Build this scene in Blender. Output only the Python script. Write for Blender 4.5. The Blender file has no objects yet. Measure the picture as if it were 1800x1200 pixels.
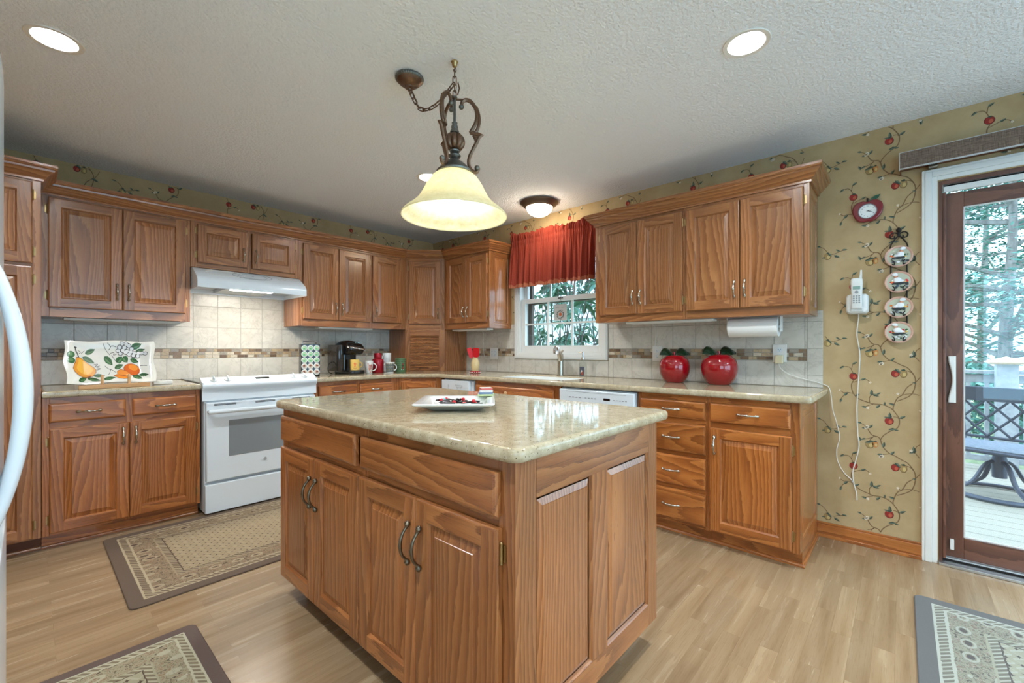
import bpy, bmesh, math, random
from mathutils import Matrix, Vector
random.seed(7)
C = bpy.context.scene.collection
PI = math.pi
SC = bpy.context.scene
# ---------------------------------------------------------------- camera, sky, exposure
CAM = (-3.29, -4.244, 1.16)
cd = bpy.data.cameras.new('camera'); cam = bpy.data.objects.new('camera', cd); C.objects.link(cam)
cd.sensor_width = 36.0; cd.lens = 763.7/1800*36.0; cd.shift_y = 11.9/1800; cd.clip_start = 0.02; cd.clip_end = 200
cam.location = CAM; cam.rotation_euler = (PI/2, 0, 0.7317-PI/2)
SC.camera = cam
SC.view_settings.view_transform = 'Standard'; SC.view_settings.look = 'None'
SC.view_settings.gamma = 1.0; SC.view_settings.use_curve_mapping = False
SC.view_settings.exposure = 0.66
DAY = 1.75      # sky strength
LAMP = 1.7     # lamp strength
w = bpy.data.worlds.new('sky'); SC.world = w; w.use_nodes = True
nt = w.node_tree; nt.nodes.clear()
wo = nt.nodes.new('ShaderNodeOutputWorld'); bg = nt.nodes.new('ShaderNodeBackground')
tc = nt.nodes.new('ShaderNodeTexCoord'); sp = nt.nodes.new('ShaderNodeSeparateXYZ')
rp_ = nt.nodes.new('ShaderNodeValToRGB')
nt.links.new(tc.outputs['Generated'], sp.inputs[0]); nt.links.new(sp.outputs['Z'], rp_.inputs[0])
rp_.color_ramp.elements[0].color = (0.46, 0.76, 1.0, 1); rp_.color_ramp.elements[1].color = (0.70, 0.88, 1.0, 1)
rp_.color_ramp.elements[0].position = 0.0; rp_.color_ramp.elements[1].position = 0.35
nt.links.new(rp_.outputs[0], bg.inputs[0]); bg.inputs[1].default_value = 1.9*DAY
nt.links.new(bg.outputs[0], wo.inputs[0])
# portals: daylight enters through the openings
def portal(x, y, z, sx, sz, rot):
    l = bpy.data.lights.new('daylight_portal', 'AREA'); l.shape = 'RECTANGLE'; l.size = sx; l.size_y = sz
    l.cycles.is_portal = True
    o = bpy.data.objects.new('daylight_portal', l); C.objects.link(o); o.location = (x, y, z); o.rotation_euler = rot
portal(-2.15, -7.72, 1.25, 3.5, 1.9, (PI/2, 0, 0))
portal(-4.26, -5.9, 1.3, 2.0, 1.6, (PI/2, 0, -PI/2))
portal(0.16, -5.30, 1.05, 1.9, 2.05, (PI/2, 0, PI/2))
portal(0.16, -1.86, 1.6, 0.95, 1.0, (PI/2, 0, PI/2))

# ---------------------------------------------------------------- helpers
def L(r, g, b):
    f = lambda c: (c/255/12.92 if c/255 <= 0.04045 else ((c/255+0.055)/1.055)**2.4)
    return (f(r), f(g), f(b), 1.0)
MATS = {}
def mat(name, col, rough=0.5, metal=0.0, coat=0.0, trans=0.0, ior=1.45, emit=None, es=0.0, alpha=1.0, sub=0.0, spec=0.5):
    m = bpy.data.materials.new(name); m.use_nodes = True
    b = m.node_tree.nodes['Principled BSDF']
    b.inputs['Base Color'].default_value = col; b.inputs['Roughness'].default_value = rough
    b.inputs['Metallic'].default_value = metal; b.inputs['Coat Weight'].default_value = coat
    b.inputs['Coat Roughness'].default_value = 0.05
    b.inputs['Transmission Weight'].default_value = trans; b.inputs['IOR'].default_value = ior
    b.inputs['Alpha'].default_value = alpha; b.inputs['Specular IOR Level'].default_value = spec
    if emit: b.inputs['Emission Color'].default_value = emit; b.inputs['Emission Strength'].default_value = es
    MATS[name] = m
    return m
class N:
    """tiny node helper"""
    def __init__(s, m): s.t = m.node_tree; s.b = s.t.nodes.get('Principled BSDF')
    def n(s, typ, **kw):
        x = s.t.nodes.new(typ)
        for k, v in kw.items():
            if k.startswith('i_'): x.inputs[k[2:].replace('_', ' ')].default_value = v
            else: setattr(x, k, v)
        return x
    def l(s, a, b): s.t.links.new(a, b)
    def math(s, op, a, b=None, c=None, clamp=False):
        x = s.t.nodes.new('ShaderNodeMath'); x.operation = op; x.use_clamp = clamp
        for i, v in enumerate((a, b, c)):
            if v is None: continue
            if isinstance(v, (int, float)): x.inputs[i].default_value = v
            else: s.l(v, x.inputs[i])
        return x.outputs[0]
    def mix(s, fac, a, b, mode='MIX'):
        x = s.t.nodes.new('ShaderNodeMix'); x.data_type = 'RGBA'; x.blend_type = mode
        for i, v in ((0, fac), (6, a), (7, b)):
            if isinstance(v, (int, float)): x.inputs[i].default_value = v
            elif isinstance(v, tuple): x.inputs[i].default_value = v
            else: s.l(v, x.inputs[i])
        return x.outputs[2]
    def noise(s, vec, scale, detail=2.0, rough=0.5, dist=0.0):
        x = s.n('ShaderNodeTexNoise'); x.inputs['Scale'].default_value = scale; x.inputs['Detail'].default_value = detail
        x.inputs['Roughness'].default_value = rough; x.inputs['Distortion'].default_value = dist
        if vec is not None: s.l(vec, x.inputs['Vector'])
        return x.outputs['Fac']
    def vmul(s, vec, xyz):
        x = s.n('ShaderNodeVectorMath', operation='MULTIPLY'); s.l(vec, x.inputs[0]); x.inputs[1].default_value = xyz
        return x.outputs[0]
    def vadd(s, a, b):
        x = s.n('ShaderNodeVectorMath', operation='ADD'); s.l(a, x.inputs[0])
        if isinstance(b, tuple): x.inputs[1].default_value = b
        else: s.l(b, x.inputs[1])
        return x.outputs[0]
    def ramp(s, fac, stops, interp='LINEAR'):
        x = s.n('ShaderNodeValToRGB'); cr = x.color_ramp; cr.interpolation = interp
        while len(cr.elements) < len(stops): cr.elements.new(0.5)
        for e, (p, c) in zip(cr.elements, stops): e.position = p; e.color = c
        s.l(fac, x.inputs[0]); return x.outputs[0]
    def bump(s, h, strength, dist=0.002):
        x = s.n('ShaderNodeBump'); x.inputs['Strength'].default_value = strength; x.inputs['Distance'].default_value = dist
        s.l(h, x.inputs['Height']); s.l(x.outputs[0], s.b.inputs['Normal'])
    def obj(s): return s.n('ShaderNodeTexCoord').outputs['Object']
    def gen(s): return s.n('ShaderNodeTexCoord').outputs['Generated']
    def gc(s):
        a = s.n('ShaderNodeAttribute'); a.attribute_type = 'GEOMETRY'; a.attribute_name = 'gc'
        r = s.n('ShaderNodeObjectInfo').outputs['Random']
        k = s.math('MULTIPLY', r, 37.0)
        return s.vadd(a.outputs['Vector'], k)
    def base(s, c): s.l(c, s.b.inputs['Base Color'])
    def sep(s, v):
        x = s.n('ShaderNodeSeparateXYZ'); s.l(v, x.inputs[0]); return x.outputs
    def comb(s, a, b, c=0.0):
        x = s.n('ShaderNodeCombineXYZ')
        for i, v in enumerate((a, b, c)):
            if isinstance(v, (int, float)): x.inputs[i].default_value = v
            else: s.l(v, x.inputs[i])
        return x.outputs[0]

def oak(name, light, mid, dark, rough=0.32, ring=26.0, poresd=0.8, coat=0.75):
    m = mat(name, mid, rough, coat=coat); k = N(m); k.b.inputs['Coat Roughness'].default_value = 0.20
    g = k.gc(); s3 = k.sep(g)
    n1 = k.noise(k.vmul(g, (0.75, 5.0, 5.0)), 1.0, 1.0, 0.35)
    ph = k.math('ADD', k.math('MULTIPLY', n1, 13.0), k.math('MULTIPLY', s3[1], ring*1.7))
    n2 = k.noise(k.vmul(g, (20.0, 90.0, 90.0)), 1.0, 2.0, 0.5)
    ph = k.math('ADD', ph, k.math('MULTIPLY', n2, 0.5))
    t = k.math('FRACT', ph)
    dk = tuple(a*.6+b*.4 for a, b in zip(mid, dark))
    col = k.ramp(t, [(0.0, light), (0.5, mid), (0.86, dk), (0.93, dk), (1.0, light)])
    t = k.math('POWER', t, 2.0)
    fib = k.noise(k.vmul(g, (7.0, 520.0, 520.0)), 1.0, 3.0, 0.6)
    pore = k.math('MULTIPLY', k.math('SUBTRACT', fib, 0.52, clamp=True), 5.0, clamp=True)
    pk = k.math('MULTIPLY', pore, k.math('ADD', k.math('MULTIPLY', t, 0.75), 0.35), clamp=True)
    col = k.mix(k.math('MULTIPLY', pk, poresd), col, tuple(c*0.5 for c in dark[:3])+(1,))
    tone = k.noise(k.vmul(g, (0.5, 3.0, 3.0)), 1.0, 1.0)
    tr = k.ramp(tone, [(0.3, (0.80, 0.78, 0.74, 1)), (0.7, (1.12, 1.08, 1.05, 1))])
    col = k.mix(1.0, col, tr, 'MULTIPLY')
    k.base(col); k.bump(k.math('SUBTRACT', 1.0, pk), 0.12, 0.001)
    return m
OAK = oak('oak_upper', L(180,124,78), L(159,103,60), L(108,63,34))
OAKB = oak('oak_base', L(190,121,62), L(168,99,46), L(108,58,26))
OAKI = oak('oak_island', L(184,122,72), L(164,101,55), L(108,62,34), ring=26, poresd=1.0)
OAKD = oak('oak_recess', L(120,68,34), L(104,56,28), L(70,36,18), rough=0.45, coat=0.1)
PINE = oak('pine_light', L(226,184,136), L(214,168,118), L(190,142,92), rough=0.5, coat=0.1)
def metal(name, col, rough=0.3, var=0.25):
    m = mat(name, col, rough, 1.0); k = N(m)
    n = k.noise(k.obj(), 120.0, 2.0)
    k.base(k.mix(k.math('MULTIPLY', n, var), col, tuple(c*0.25 for c in col[:3])+(1,)))
    return m
PEWTER = metal('pewter', L(196,190,178), 0.22)
BRONZE = metal('antique_pewter', L(128,120,106), 0.3)
BRASS = metal('antique_brass', L(190,160,110), 0.35, 0.4)
STEEL = metal('brushed_nickel', L(190,182,168), 0.25, 0.15)
CHROME = metal('chrome', L(225,225,228), 0.08, 0.05)
RUST = metal('bronze_patina', L(134,108,90), 0.4, 0.5)
RUST2 = metal('verdigris_pewter', L(136,138,134), 0.42, 0.6)
IRON = mat('black_iron', L(38,34,34), 0.5, 0.4)
def enamel(name, col, rough=0.22, coat=0.3):
    m = mat(name, col, rough, coat=coat); k = N(m)
    n = k.noise(k.obj(), 6.0, 1.0); k.base(k.mix(k.math('MULTIPLY', n, 0.12), col, tuple(c*0.85 for c in col[:3])+(1,)))
    return m
WHITE = enamel('white_enamel', L(226,236,243)); WHITE2 = enamel('white_plastic', L(226,228,226), 0.4, 0.0)
TRIMW = enamel('white_trim_paint', L(228,230,228), 0.35, 0.1)
GREYP = mat('grey_plastic', L(150,156,160), 0.4)
BLACK = mat('black_plastic', L(14,13,14), 0.18, coat=0.4)
DARK = mat('dark_gap', L(20,16,14), 0.8)
PAPER = mat('paper_towel', L(232,232,230), 0.9)
CORD = mat('white_cord', L(225,224,218), 0.5)
CERAM = enamel('white_ceramic', L(240,243,242), 0.1, 0.5)

def quartz():
    m = mat('quartz', L(186,168,136), 0.07, spec=0.6); k = N(m); o = k.n('ShaderNodeNewGeometry').outputs['Position']
    n = k.noise(o, 30.0, 3.0, 0.6)
    c = k.ramp(n, [(0.3, L(168,152,124)), (0.55, L(186,172,144)), (0.75, L(200,188,164))])
    v = k.n('ShaderNodeTexVoronoi'); v.inputs['Scale'].default_value = 230.0; k.l(o, v.inputs['Vector'])
    sp_ = k.sep(v.outputs['Color'])
    d1 = k.math('LESS_THAN', sp_[0], 0.10)
    near = k.math('LESS_THAN', v.outputs['Distance'], 0.40)
    c = k.mix(k.math('MULTIPLY', k.math('MULTIPLY', d1, near), 0.85), c, L(84,66,50))
    d2 = k.math('GREATER_THAN', sp_[1], 0.84)
    c = k.mix(k.math('MULTIPLY', k.math('MULTIPLY', d2, near), 0.28), c, L(232,222,200))
    k.base(c); return m
QUARTZ = quartz()
def ceiling_mat():
    m = mat('ceiling_paint', L(246,250,255), 0.9); k = N(m); o = k.obj()
    n = k.noise(o, 75.0, 3.0, 0.6); n2 = k.noise(o, 22.0, 2.0)
    h = k.math('ADD', k.ramp(n, [(0.4, (0,0,0,1)), (0.6, (1,1,1,1))]), k.math('MULTIPLY', n2, 0.6))
    k.bump(h, 0.55, 0.006); return m
CEIL = ceiling_mat()
def wall_mat():
    m = mat('mustard_wallpaper', L(188,164,118), 0.75); k = N(m); o = k.obj()
    n = k.noise(o, 5.0, 4.0, 0.6); k.base(k.ramp(n, [(0.3, L(170,145,104)), (0.7, L(187,164,124))])); return m
WALLP = wall_mat()
PLAIN = mat('plain_cream_paint', L(206,194,168), 0.8)
def floor_mat():
    m = mat('maple_laminate', L(205,170,125), 0.24); k = N(m); o = k.n('ShaderNodeNewGeometry').outputs['Position']
    br = k.n('ShaderNodeTexBrick'); br.offset = 0.37; br.offset_frequency = 2
    br.inputs['Scale'].default_value = 1.0; br.inputs['Mortar Size'].default_value = 0.0006; br.inputs['Mortar Smooth'].default_value = 0.2
    br.inputs['Brick Width'].default_value = 0.46; br.inputs['Row Height'].default_value = 0.066
    br.inputs['Color1'].default_value = (0, 0, 0, 1); br.inputs['Color2'].default_value = (1, 1, 1, 1); br.inputs['Mortar'].default_value = (0.5, 0.5, 0.5, 1)
    br.inputs['Bias'].default_value = 0.0
    k.l(o, br.inputs['Vector'])
    r = k.sep(br.outputs['Color'])[0]
    off = k.comb(k.math('MULTIPLY', r, 13.0), k.math('MULTIPLY', r, 7.0), 0.0)
    v = k.vadd(k.vmul(o, (1.6, 22.0, 1.0)), off)
    n = k.noise(v, 1.0, 3.0, 0.5, 0.3)
    n3 = k.noise(k.vadd(k.vmul(o, (14.0, 240.0, 1.0)), off), 1.0, 2.0)
    c = k.ramp(n, [(0.28, L(144,118,88)), (0.5, L(160,135,105)), (0.75, L(173,150,120))])
    c = k.mix(k.math('MULTIPLY', k.math('SUBTRACT', n3, 0.5, clamp=True), 1.2), c, L(122,96,70))
    tone = k.ramp(r, [(0.0, (0.86, 0.84, 0.82, 1)), (1.0, (1.06, 1.05, 1.03, 1))])
    c = k.mix(1.0, c, tone, 'MULTIPLY')
    c = k.mix(k.math('MULTIPLY', br.outputs['Fac'], 0.5), c, L(120,92,64))
    k.base(c)
    k.l(k.math('ADD', k.math('MULTIPLY', n, 0.12), 0.20), k.b.inputs['Roughness'])
    return m
FLOOR = floor_mat()
def tile_mat(name, a, b, vein):
    m = mat(name, a, 0.22); k = N(m); g = k.gc()
    n = k.noise(g, 7.0, 5.0, 0.6, 1.2)
    c = k.ramp(n, [(0.3, a), (0.7, b)])
    v = k.noise(g, 4.0, 6.0, 0.65, 2.2)
    vv = k.ramp(v, [(0.47, (0,0,0,1)), (0.5, (1,1,1,1)), (0.53, (0,0,0,1))])
    c = k.mix(k.math('MULTIPLY', k.sep(vv)[0], 0.28), c, vein)
    k.base(c); return m
TILE = tile_mat('marble_tile', L(196,192,182), L(214,210,200), L(150,144,134))
MOS = [tile_mat('mosaic_%s' % n, L(*a), L(*b), L(90, 76, 60)) for n, a, b in (
    ('cream', (196,184,162), (210,200,182)), ('tan', (176,154,122), (192,172,142)), ('brown', (128,104,80), (146,122,98)), ('grey', (150,142,130), (168,160,148)), ('umber', (104,82,66), (118,98,80)))]
GROUT = mat('grout', L(176,172,162), 0.9)

class MB:
    def __init__(s): s.v = []; s.f = []; s.m = []; s.g = []; s.mats = []; s.M = Matrix()
    def mi(s, mt):
        if mt not in s.mats: s.mats.append(mt)
        return s.mats.index(mt)
    def add(s, p): s.v.append(s.M @ Vector(p)); return len(s.v)-1
    def fi(s, idx, mt, g): s.f.append(tuple(idx)); s.m.append(s.mi(mt)); s.g.append(g)
    def face(s, pts, mt, g=None): s.fi([s.add(p) for p in pts], mt, g or [tuple(p) for p in pts])
    def G(s, gr='z'):
        sd = (random.random()*9, random.random()*9, random.random()*9)
        pm = {'x': (0, 1, 2), 'y': (1, 0, 2), 'z': (2, 0, 1)}[gr]
        return lambda p: (p[pm[0]]+sd[0], p[pm[1]]+sd[1], p[pm[2]]+sd[2])
    def box(s, x0, x1, y0, y1, z0, z1, mt, gr='z', G=None):
        G = G or s.G(gr)
        P = [(x, y, z) for z in (z0, z1) for y in (y0, y1) for x in (x0, x1)]
        I = [s.add(p) for p in P]
        for q in ((0,2,3,1), (4,5,7,6), (0,1,5,4), (2,6,7,3), (0,4,6,2), (1,3,7,5)):
            s.fi([I[a] for a in q], mt, [G(P[a]) for a in q])
    def grid(s, rows, mt, wrap=True, G=None, cap0=False, cap1=False, closed=False):
        G = G or (lambda p: tuple(p))
        I = [[s.add(p) for p in r] for r in rows]
        n = len(rows[0]); R = len(rows)
        for i in range(R if closed else R-1):
            i2 = (i+1) % R
            for j in range(n if wrap else n-1):
                j2 = (j+1) % n
                s.fi([I[i][j], I[i][j2], I[i2][j2], I[i2][j]], mt, [G(rows[i][j]), G(rows[i][j2]), G(rows[i2][j2]), G(rows[i2][j])])
        if cap0: s.fi(I[0][::-1], mt, [G(p) for p in rows[0][::-1]])
        if cap1: s.fi(I[-1], mt, [G(p) for p in rows[-1]])
    def lathe(s, prof, mt, c=(0,0,0), n=28, axis='z', G=None, caps=True):
        rows = []
        for r, h in prof:
            row = []
            for j in range(n):
                a = 2*PI*j/n; u, v = r*math.cos(a), r*math.sin(a)
                if axis == 'z': row.append((c[0]+u, c[1]+v, c[2]+h))
                elif axis == 'y': row.append((c[0]+u, c[1]+h, c[2]+v))
                else: row.append((c[0]+h, c[1]+u, c[2]+v))
            rows.append(row)
        s.grid(rows, mt, cap0=caps and prof[0][0] > 1e-6, cap1=caps and prof[-1][0] > 1e-6, G=G)
    def tube(s, path, r, mt, n=8, closed=False, G=None, flat=1.0, up=None):
        P = [Vector(p) for p in path]; m = len(P); rs = r if isinstance(r, (list, tuple)) else [r]*m
        rows = []; pn = None
        for i in range(m):
            a = P[(i-1) % m] if (closed or i > 0) else P[0]; b = P[(i+1) % m] if (closed or i < m-1) else P[-1]
            t = (b-a); t = t.normalized() if t.length > 1e-9 else Vector((0,0,1))
            if up is not None: nn = Vector(up) - t*t.dot(Vector(up))
            elif pn is None:
                nn = t.orthogonal()
            else: nn = pn - t*t.dot(pn)
            if nn.length < 1e-6: nn = t.orthogonal()
            nn.normalize(); pn = nn; bb = t.cross(nn)
            rows.append([tuple(P[i] + nn*math.cos(2*PI*j/n)*rs[i] + bb*math.sin(2*PI*j/n)*rs[i]*flat) for j in range(n)])
        s.grid(rows, mt, cap0=not closed, cap1=not closed, closed=closed, G=G)
    def prism(s, poly, z0, z1, mt, G=None, side=None):
        """poly: (x,y) list; extruded in z"""
        G = G or s.G('x'); n = len(poly)
        lo = [(x, y, z0) for x, y in poly]; hi = [(x, y, z1) for x, y in poly]
        a = [s.add(p) for p in lo]; b = [s.add(p) for p in hi]
        s.fi(b, mt, [G(p) for p in hi]); s.fi(a[::-1], mt, [G(p) for p in lo[::-1]])
        for i in range(n):
            j = (i+1) % n
            s.fi([a[i], a[j], b[j], b[i]], side or mt, [G(lo[i]), G(lo[j]), G(hi[j]), G(hi[i])])
    def ball(s, c, r, mt, n=16, sc=(1,1,1), k=10):
        rows = []
        for i in range(k+1):
            t = -PI/2 + PI*i/k; rr = max(math.cos(t), 1e-4)
            rows.append([(c[0]+sc[0]*r*rr*math.cos(2*PI*j/n), c[1]+sc[1]*r*rr*math.sin(2*PI*j/n), c[2]+sc[2]*r*math.sin(t)) for j in range(n)])
        s.grid(rows, mt)
    def build(s, name, parent=None, smooth=True, bevel=0.0, loc=None, seg=2, ang=40):
        me = bpy.data.meshes.new(name); me.from_pydata([tuple(v) for v in s.v], [], s.f)
        for m_ in s.mats: me.materials.append(m_)
        me.polygons.foreach_set('material_index', s.m)
        at = me.attributes.new('gc', 'FLOAT_VECTOR', 'CORNER'); flat = []
        for g in s.g:
            for c in g: flat.extend(c)
        at.data.foreach_set('vector', flat)
        if smooth:
            me.polygons.foreach_set('use_smooth', [True]*len(s.f)); me.set_sharp_from_angle(angle=math.radians(ang))
        me.update()
        o = bpy.data.objects.new(name, me); C.objects.link(o)
        if parent is not None: o.parent = parent
        if loc: o.location = loc
        if bevel:
            b = o.modifiers.new('bevel', 'BEVEL'); b.width = bevel; b.segments = seg; b.limit_method = 'ANGLE'; b.angle_limit = math.radians(35)
        return o
def tag(o, label=None, cat=None, group=None, kind=None):
    if label: o['label'] = label
    if cat: o['category'] = cat
    if group: o['group'] = group
    if kind: o['kind'] = kind
    return o
def thing(name, label, cat, loc=(0,0,0), rz=0.0, group=None):
    o = bpy.data.objects.new(name, None); C.objects.link(o); o.location = loc; o.rotation_euler = (0, 0, rz)
    o.empty_display_size = 0.05
    return tag(o, label, cat, group)
def struct(o): o['kind'] = 'structure'; return o
def copy_tree(o, parent=None):
    c = o.copy(); C.objects.link(c); c.parent = parent
    for ch in [x for x in C.objects if x.parent == o]: copy_tree(ch, c)
    return c
def curve_plate(name, outlines, thick, bev, mt, parent=None, z=0.0, res=3):
    """2D outlines (first outer, rest holes) to a slab with rounded edges, top at z"""
    cu = bpy.data.curves.new(name, 'CURVE'); cu.dimensions = '2D'; cu.fill_mode = 'BOTH'
    cu.extrude = thick/2-bev; cu.bevel_depth = bev; cu.bevel_resolution = res; cu.offset = -bev
    for ol in outlines:
        sp = cu.splines.new('POLY'); sp.points.add(len(ol)-1); sp.use_cyclic_u = True
        for p, q in zip(sp.points, ol): p.co = (q[0], q[1], 0, 1)
    t = bpy.data.objects.new('tmp', cu); C.objects.link(t)
    dg = bpy.context.evaluated_depsgraph_get(); me = bpy.data.meshes.new_from_object(t.evaluated_get(dg))
    bpy.data.objects.remove(t)
    for v in me.vertices: v.co.z += z-thick/2
    me.materials.clear(); me.materials.append(mt); me.name = name
    me.polygons.foreach_set('use_smooth', [True]*len(me.polygons)); me.set_sharp_from_angle(angle=math.radians(35))
    o = bpy.data.objects.new(name, me); C.objects.link(o)
    if parent is not None: o.parent = parent
    return o
def text(name, s, size, mt, M, parent=None, ext=0.0004):
    cu = bpy.data.curves.new(name, 'FONT'); cu.body = s; cu.size = size; cu.extrude = ext; cu.align_x = 'CENTER'; cu.align_y = 'CENTER'
    t = bpy.data.objects.new('tmp', cu); C.objects.link(t)
    dg = bpy.context.evaluated_depsgraph_get(); me = bpy.data.meshes.new_from_object(t.evaluated_get(dg))
    bpy.data.objects.remove(t)
    me.transform(M); me.materials.clear(); me.materials.append(mt); me.name = name
    o = bpy.data.objects.new(name, me); C.objects.link(o)
    if parent is not None: o.parent = parent
    return o
def arc(cx, cy, r, a0, a1, n): return [(cx+r*math.cos(a0+(a1-a0)*i/n), cy+r*math.sin(a0+(a1-a0)*i/n)) for i in range(n+1)]
def smoothpath(P, k=6, closed=False):
    """catmull-rom"""
    P = [Vector(p) for p in P]; n = len(P); out = []
    rng = range(n) if closed else range(n-1)
    for i in rng:
        p0 = P[i-1] if (i > 0 or closed) else P[0]; p1 = P[i]; p2 = P[(i+1) % n]; p3 = P[(i+2) % n] if (closed or i < n-2) else P[-1]
        for j in range(k):
            t = j/k
            out.append(0.5*((2*p1)+(p2-p0)*t+(2*p0-5*p1+4*p2-p3)*t*t+(3*p1-p0-3*p2+p3)*t**3))
    if not closed: out.append(P[-1])
    return [tuple(p) for p in out]
# ---------------------------------------------------------------- wallpaper motif (half-drop repeat, metres)
VINES=[[(0.094,1.222),(0.108,1.193),(0.123,1.184),(0.141,1.18),(0.151,1.164),(0.158,1.135),(0.169,1.115),(0.189,1.093),(0.214,1.082),(0.24,1.065),(0.265,1.052),(0.285,1.025),(0.297,0.998),(0.299,0.97),(0.295,0.937),(0.283,0.903),(0.256,0.879),(0.221,0.859)],[(0.289,0.964),(0.265,0.941),(0.252,0.912),(0.242,0.894),(0.225,0.879),(0.214,0.853),(0.206,0.824),(0.206,0.81)],[(-0.037,0.907),(-0.02,0.893),(0.001,0.895),(0.025,0.89)],[(0.03,0.971),(0.02,0.95),(0.019,0.926),(0.025,0.896),(0.041,0.871),(0.064,0.855),(0.096,0.843),(0.119,0.836),(0.15,0.836),(0.176,0.83),(0.202,0.812),(0.223,0.78),(0.232,0.759),(0.232,0.73),(0.225,0.71),(0.21,0.697),(0.185,0.679),(0.163,0.656),(0.151,0.632)],[(0.027,0.956),(0.046,0.966),(0.074,0.977),(0.092,0.974),(0.105,0.96)],[(-0.027,1.046),(-0.006,1.051),(0.011,1.045),(0.023,1.021),(0.027,1.009)],[(0.037,1.075),(0.024,1.063),(0.019,1.033)],[(0.001,0.895),(-0.011,0.882),(-0.027,0.863),(-0.032,0.844)],[(0.103,0.843),(0.101,0.867),(0.108,0.885),(0.119,0.894),(0.141,0.89)],[(0.119,0.834),(0.099,0.826),(0.08,0.815)],[(0.206,0.77),(0.221,0.769),(0.232,0.759)],[(0.051,0.721),(0.069,0.714),(0.089,0.699)],[(0.123,1.18),(0.101,1.167),(0.078,1.159),(0.064,1.158)],[(0.121,1.18),(0.108,1.164),(0.103,1.152)],[(0.189,1.09),(0.167,1.084),(0.141,1.082)],[(0.248,1.038),(0.273,1.03),(0.289,1.02)],[(0.299,0.97),(0.314,0.993),(0.324,1.015),(0.33,1.032)],[(0.33,1.068),(0.309,1.095),(0.299,1.111)],[(0.324,1.165),(0.303,1.147),(0.297,1.119)],[(0.24,0.894),(0.265,0.903),(0.289,0.906),(0.314,0.899),(0.328,0.884)],[(0.236,0.894),(0.226,0.902)],[(-0.141,0.724),(-0.118,0.711),(-0.098,0.683),(-0.088,0.668),(-0.066,0.668),(-0.044,0.677),(-0.015,0.686)]]
LEAVES=[(0.108,1.237,0.007,0.009),(0.078,1.225,-0.01,-0.002),(0.056,0.72,-0.009,0.003),(-0.027,1.045,-0.009,-0.007),(0.034,1.072,0.01,0.006),(-0.032,0.845,-0.003,-0.011),(-0.008,0.885,0.009,0.009),(0.074,0.978,0.01,0.005),(0.046,0.883,0.009,0.006),(0.111,0.901,0.001,0.015),(0.13,0.887,0.013,-0.004),(0.143,0.898,0.008,0.005),(0.078,0.815,-0.011,0.002),(0.141,0.824,0.008,0.009),(0.169,0.842,0.001,0.009),(0.2,0.841,-0.011,0.004),(0.192,0.774,-0.001,0.016),(0.177,0.763,-0.009,0.002),(0.246,0.771,0.011,0.007),(0.2,0.698,-0.012,-0.004),(0.22,0.696,0.009,-0.001),(0.057,1.159,-0.005,0.011),(0.074,1.159,-0.009,-0.004),(0.094,1.143,-0.012,-0.003),(0.113,1.151,0.011,-0.002),(0.165,1.138,0.003,0.014),(0.204,1.097,0.007,0.009),(0.149,1.08,-0.012,0.0),(0.227,1.031,0.01,-0.011),(0.249,1.036,0.009,-0.002),(0.309,0.963,0.013,-0.008),(0.294,0.967,-0.007,0.002),(0.293,1.128,-0.002,0.016),(0.285,1.113,-0.01,-0.005),(0.322,1.176,-0.009,0.004),(0.318,1.069,0.009,-0.002),(0.322,0.868,-0.002,-0.014),(0.321,0.829,0.001,0.012),(0.322,0.807,0.0,-0.014),(-0.047,0.687,-0.008,0.006),(-0.014,0.687,0.011,-0.001),(-0.052,0.652,0.012,-0.007),(-0.144,0.724,-0.01,0.002),(-0.086,0.666,0.007,-0.009),(-0.118,0.652,-0.008,-0.001)]
FLOWERS=[(0.092,1.234,0.01),(0.085,1.227,0.008),(0.094,0.811,0.008),(0.105,0.96,0.006),(-0.038,0.907,0.006),(0.158,1.072,0.01),(0.15,1.067,0.007),(0.281,1.122,0.008),(0.226,0.902,0.007),(0.32,0.815,0.007)]
FRUIT=[(0.028,0.993,0.02,0.021,0),(0.189,0.744,0.02,0.022,0),(0.215,1.016,0.018,0.021,0),(0.249,1.017,0.017,0.024,1),(0.103,1.131,0.02,0.023,1),(0.128,1.136,0.014,0.02,2),(-0.098,0.658,0.019,0.022,1)]
WPM = dict(vine=mat('print_vine', L(124,98,68), 0.8), leaf=mat('print_leaf', L(104,116,98), 0.8), leafd=mat('print_leaf_dark', L(66,76,64), 0.8),
    white=mat('print_blossom', L(226,214,194), 0.8), cen=mat('print_blossom_eye', L(140,110,60), 0.8),
    red=mat('print_red', L(150,46,38), 0.8), redl=mat('print_red_light', L(186,92,66), 0.8), redd=mat('print_red_dark', L(96,30,28), 0.8),
    tan=mat('print_tan', L(158,132,84), 0.8), tanl=mat('print_tan_light', L(196,172,116), 0.8), tand=mat('print_tan_dark', L(112,90,56), 0.8),
    tanr=mat('print_tan_blush', L(190,128,72), 0.8))
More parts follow.
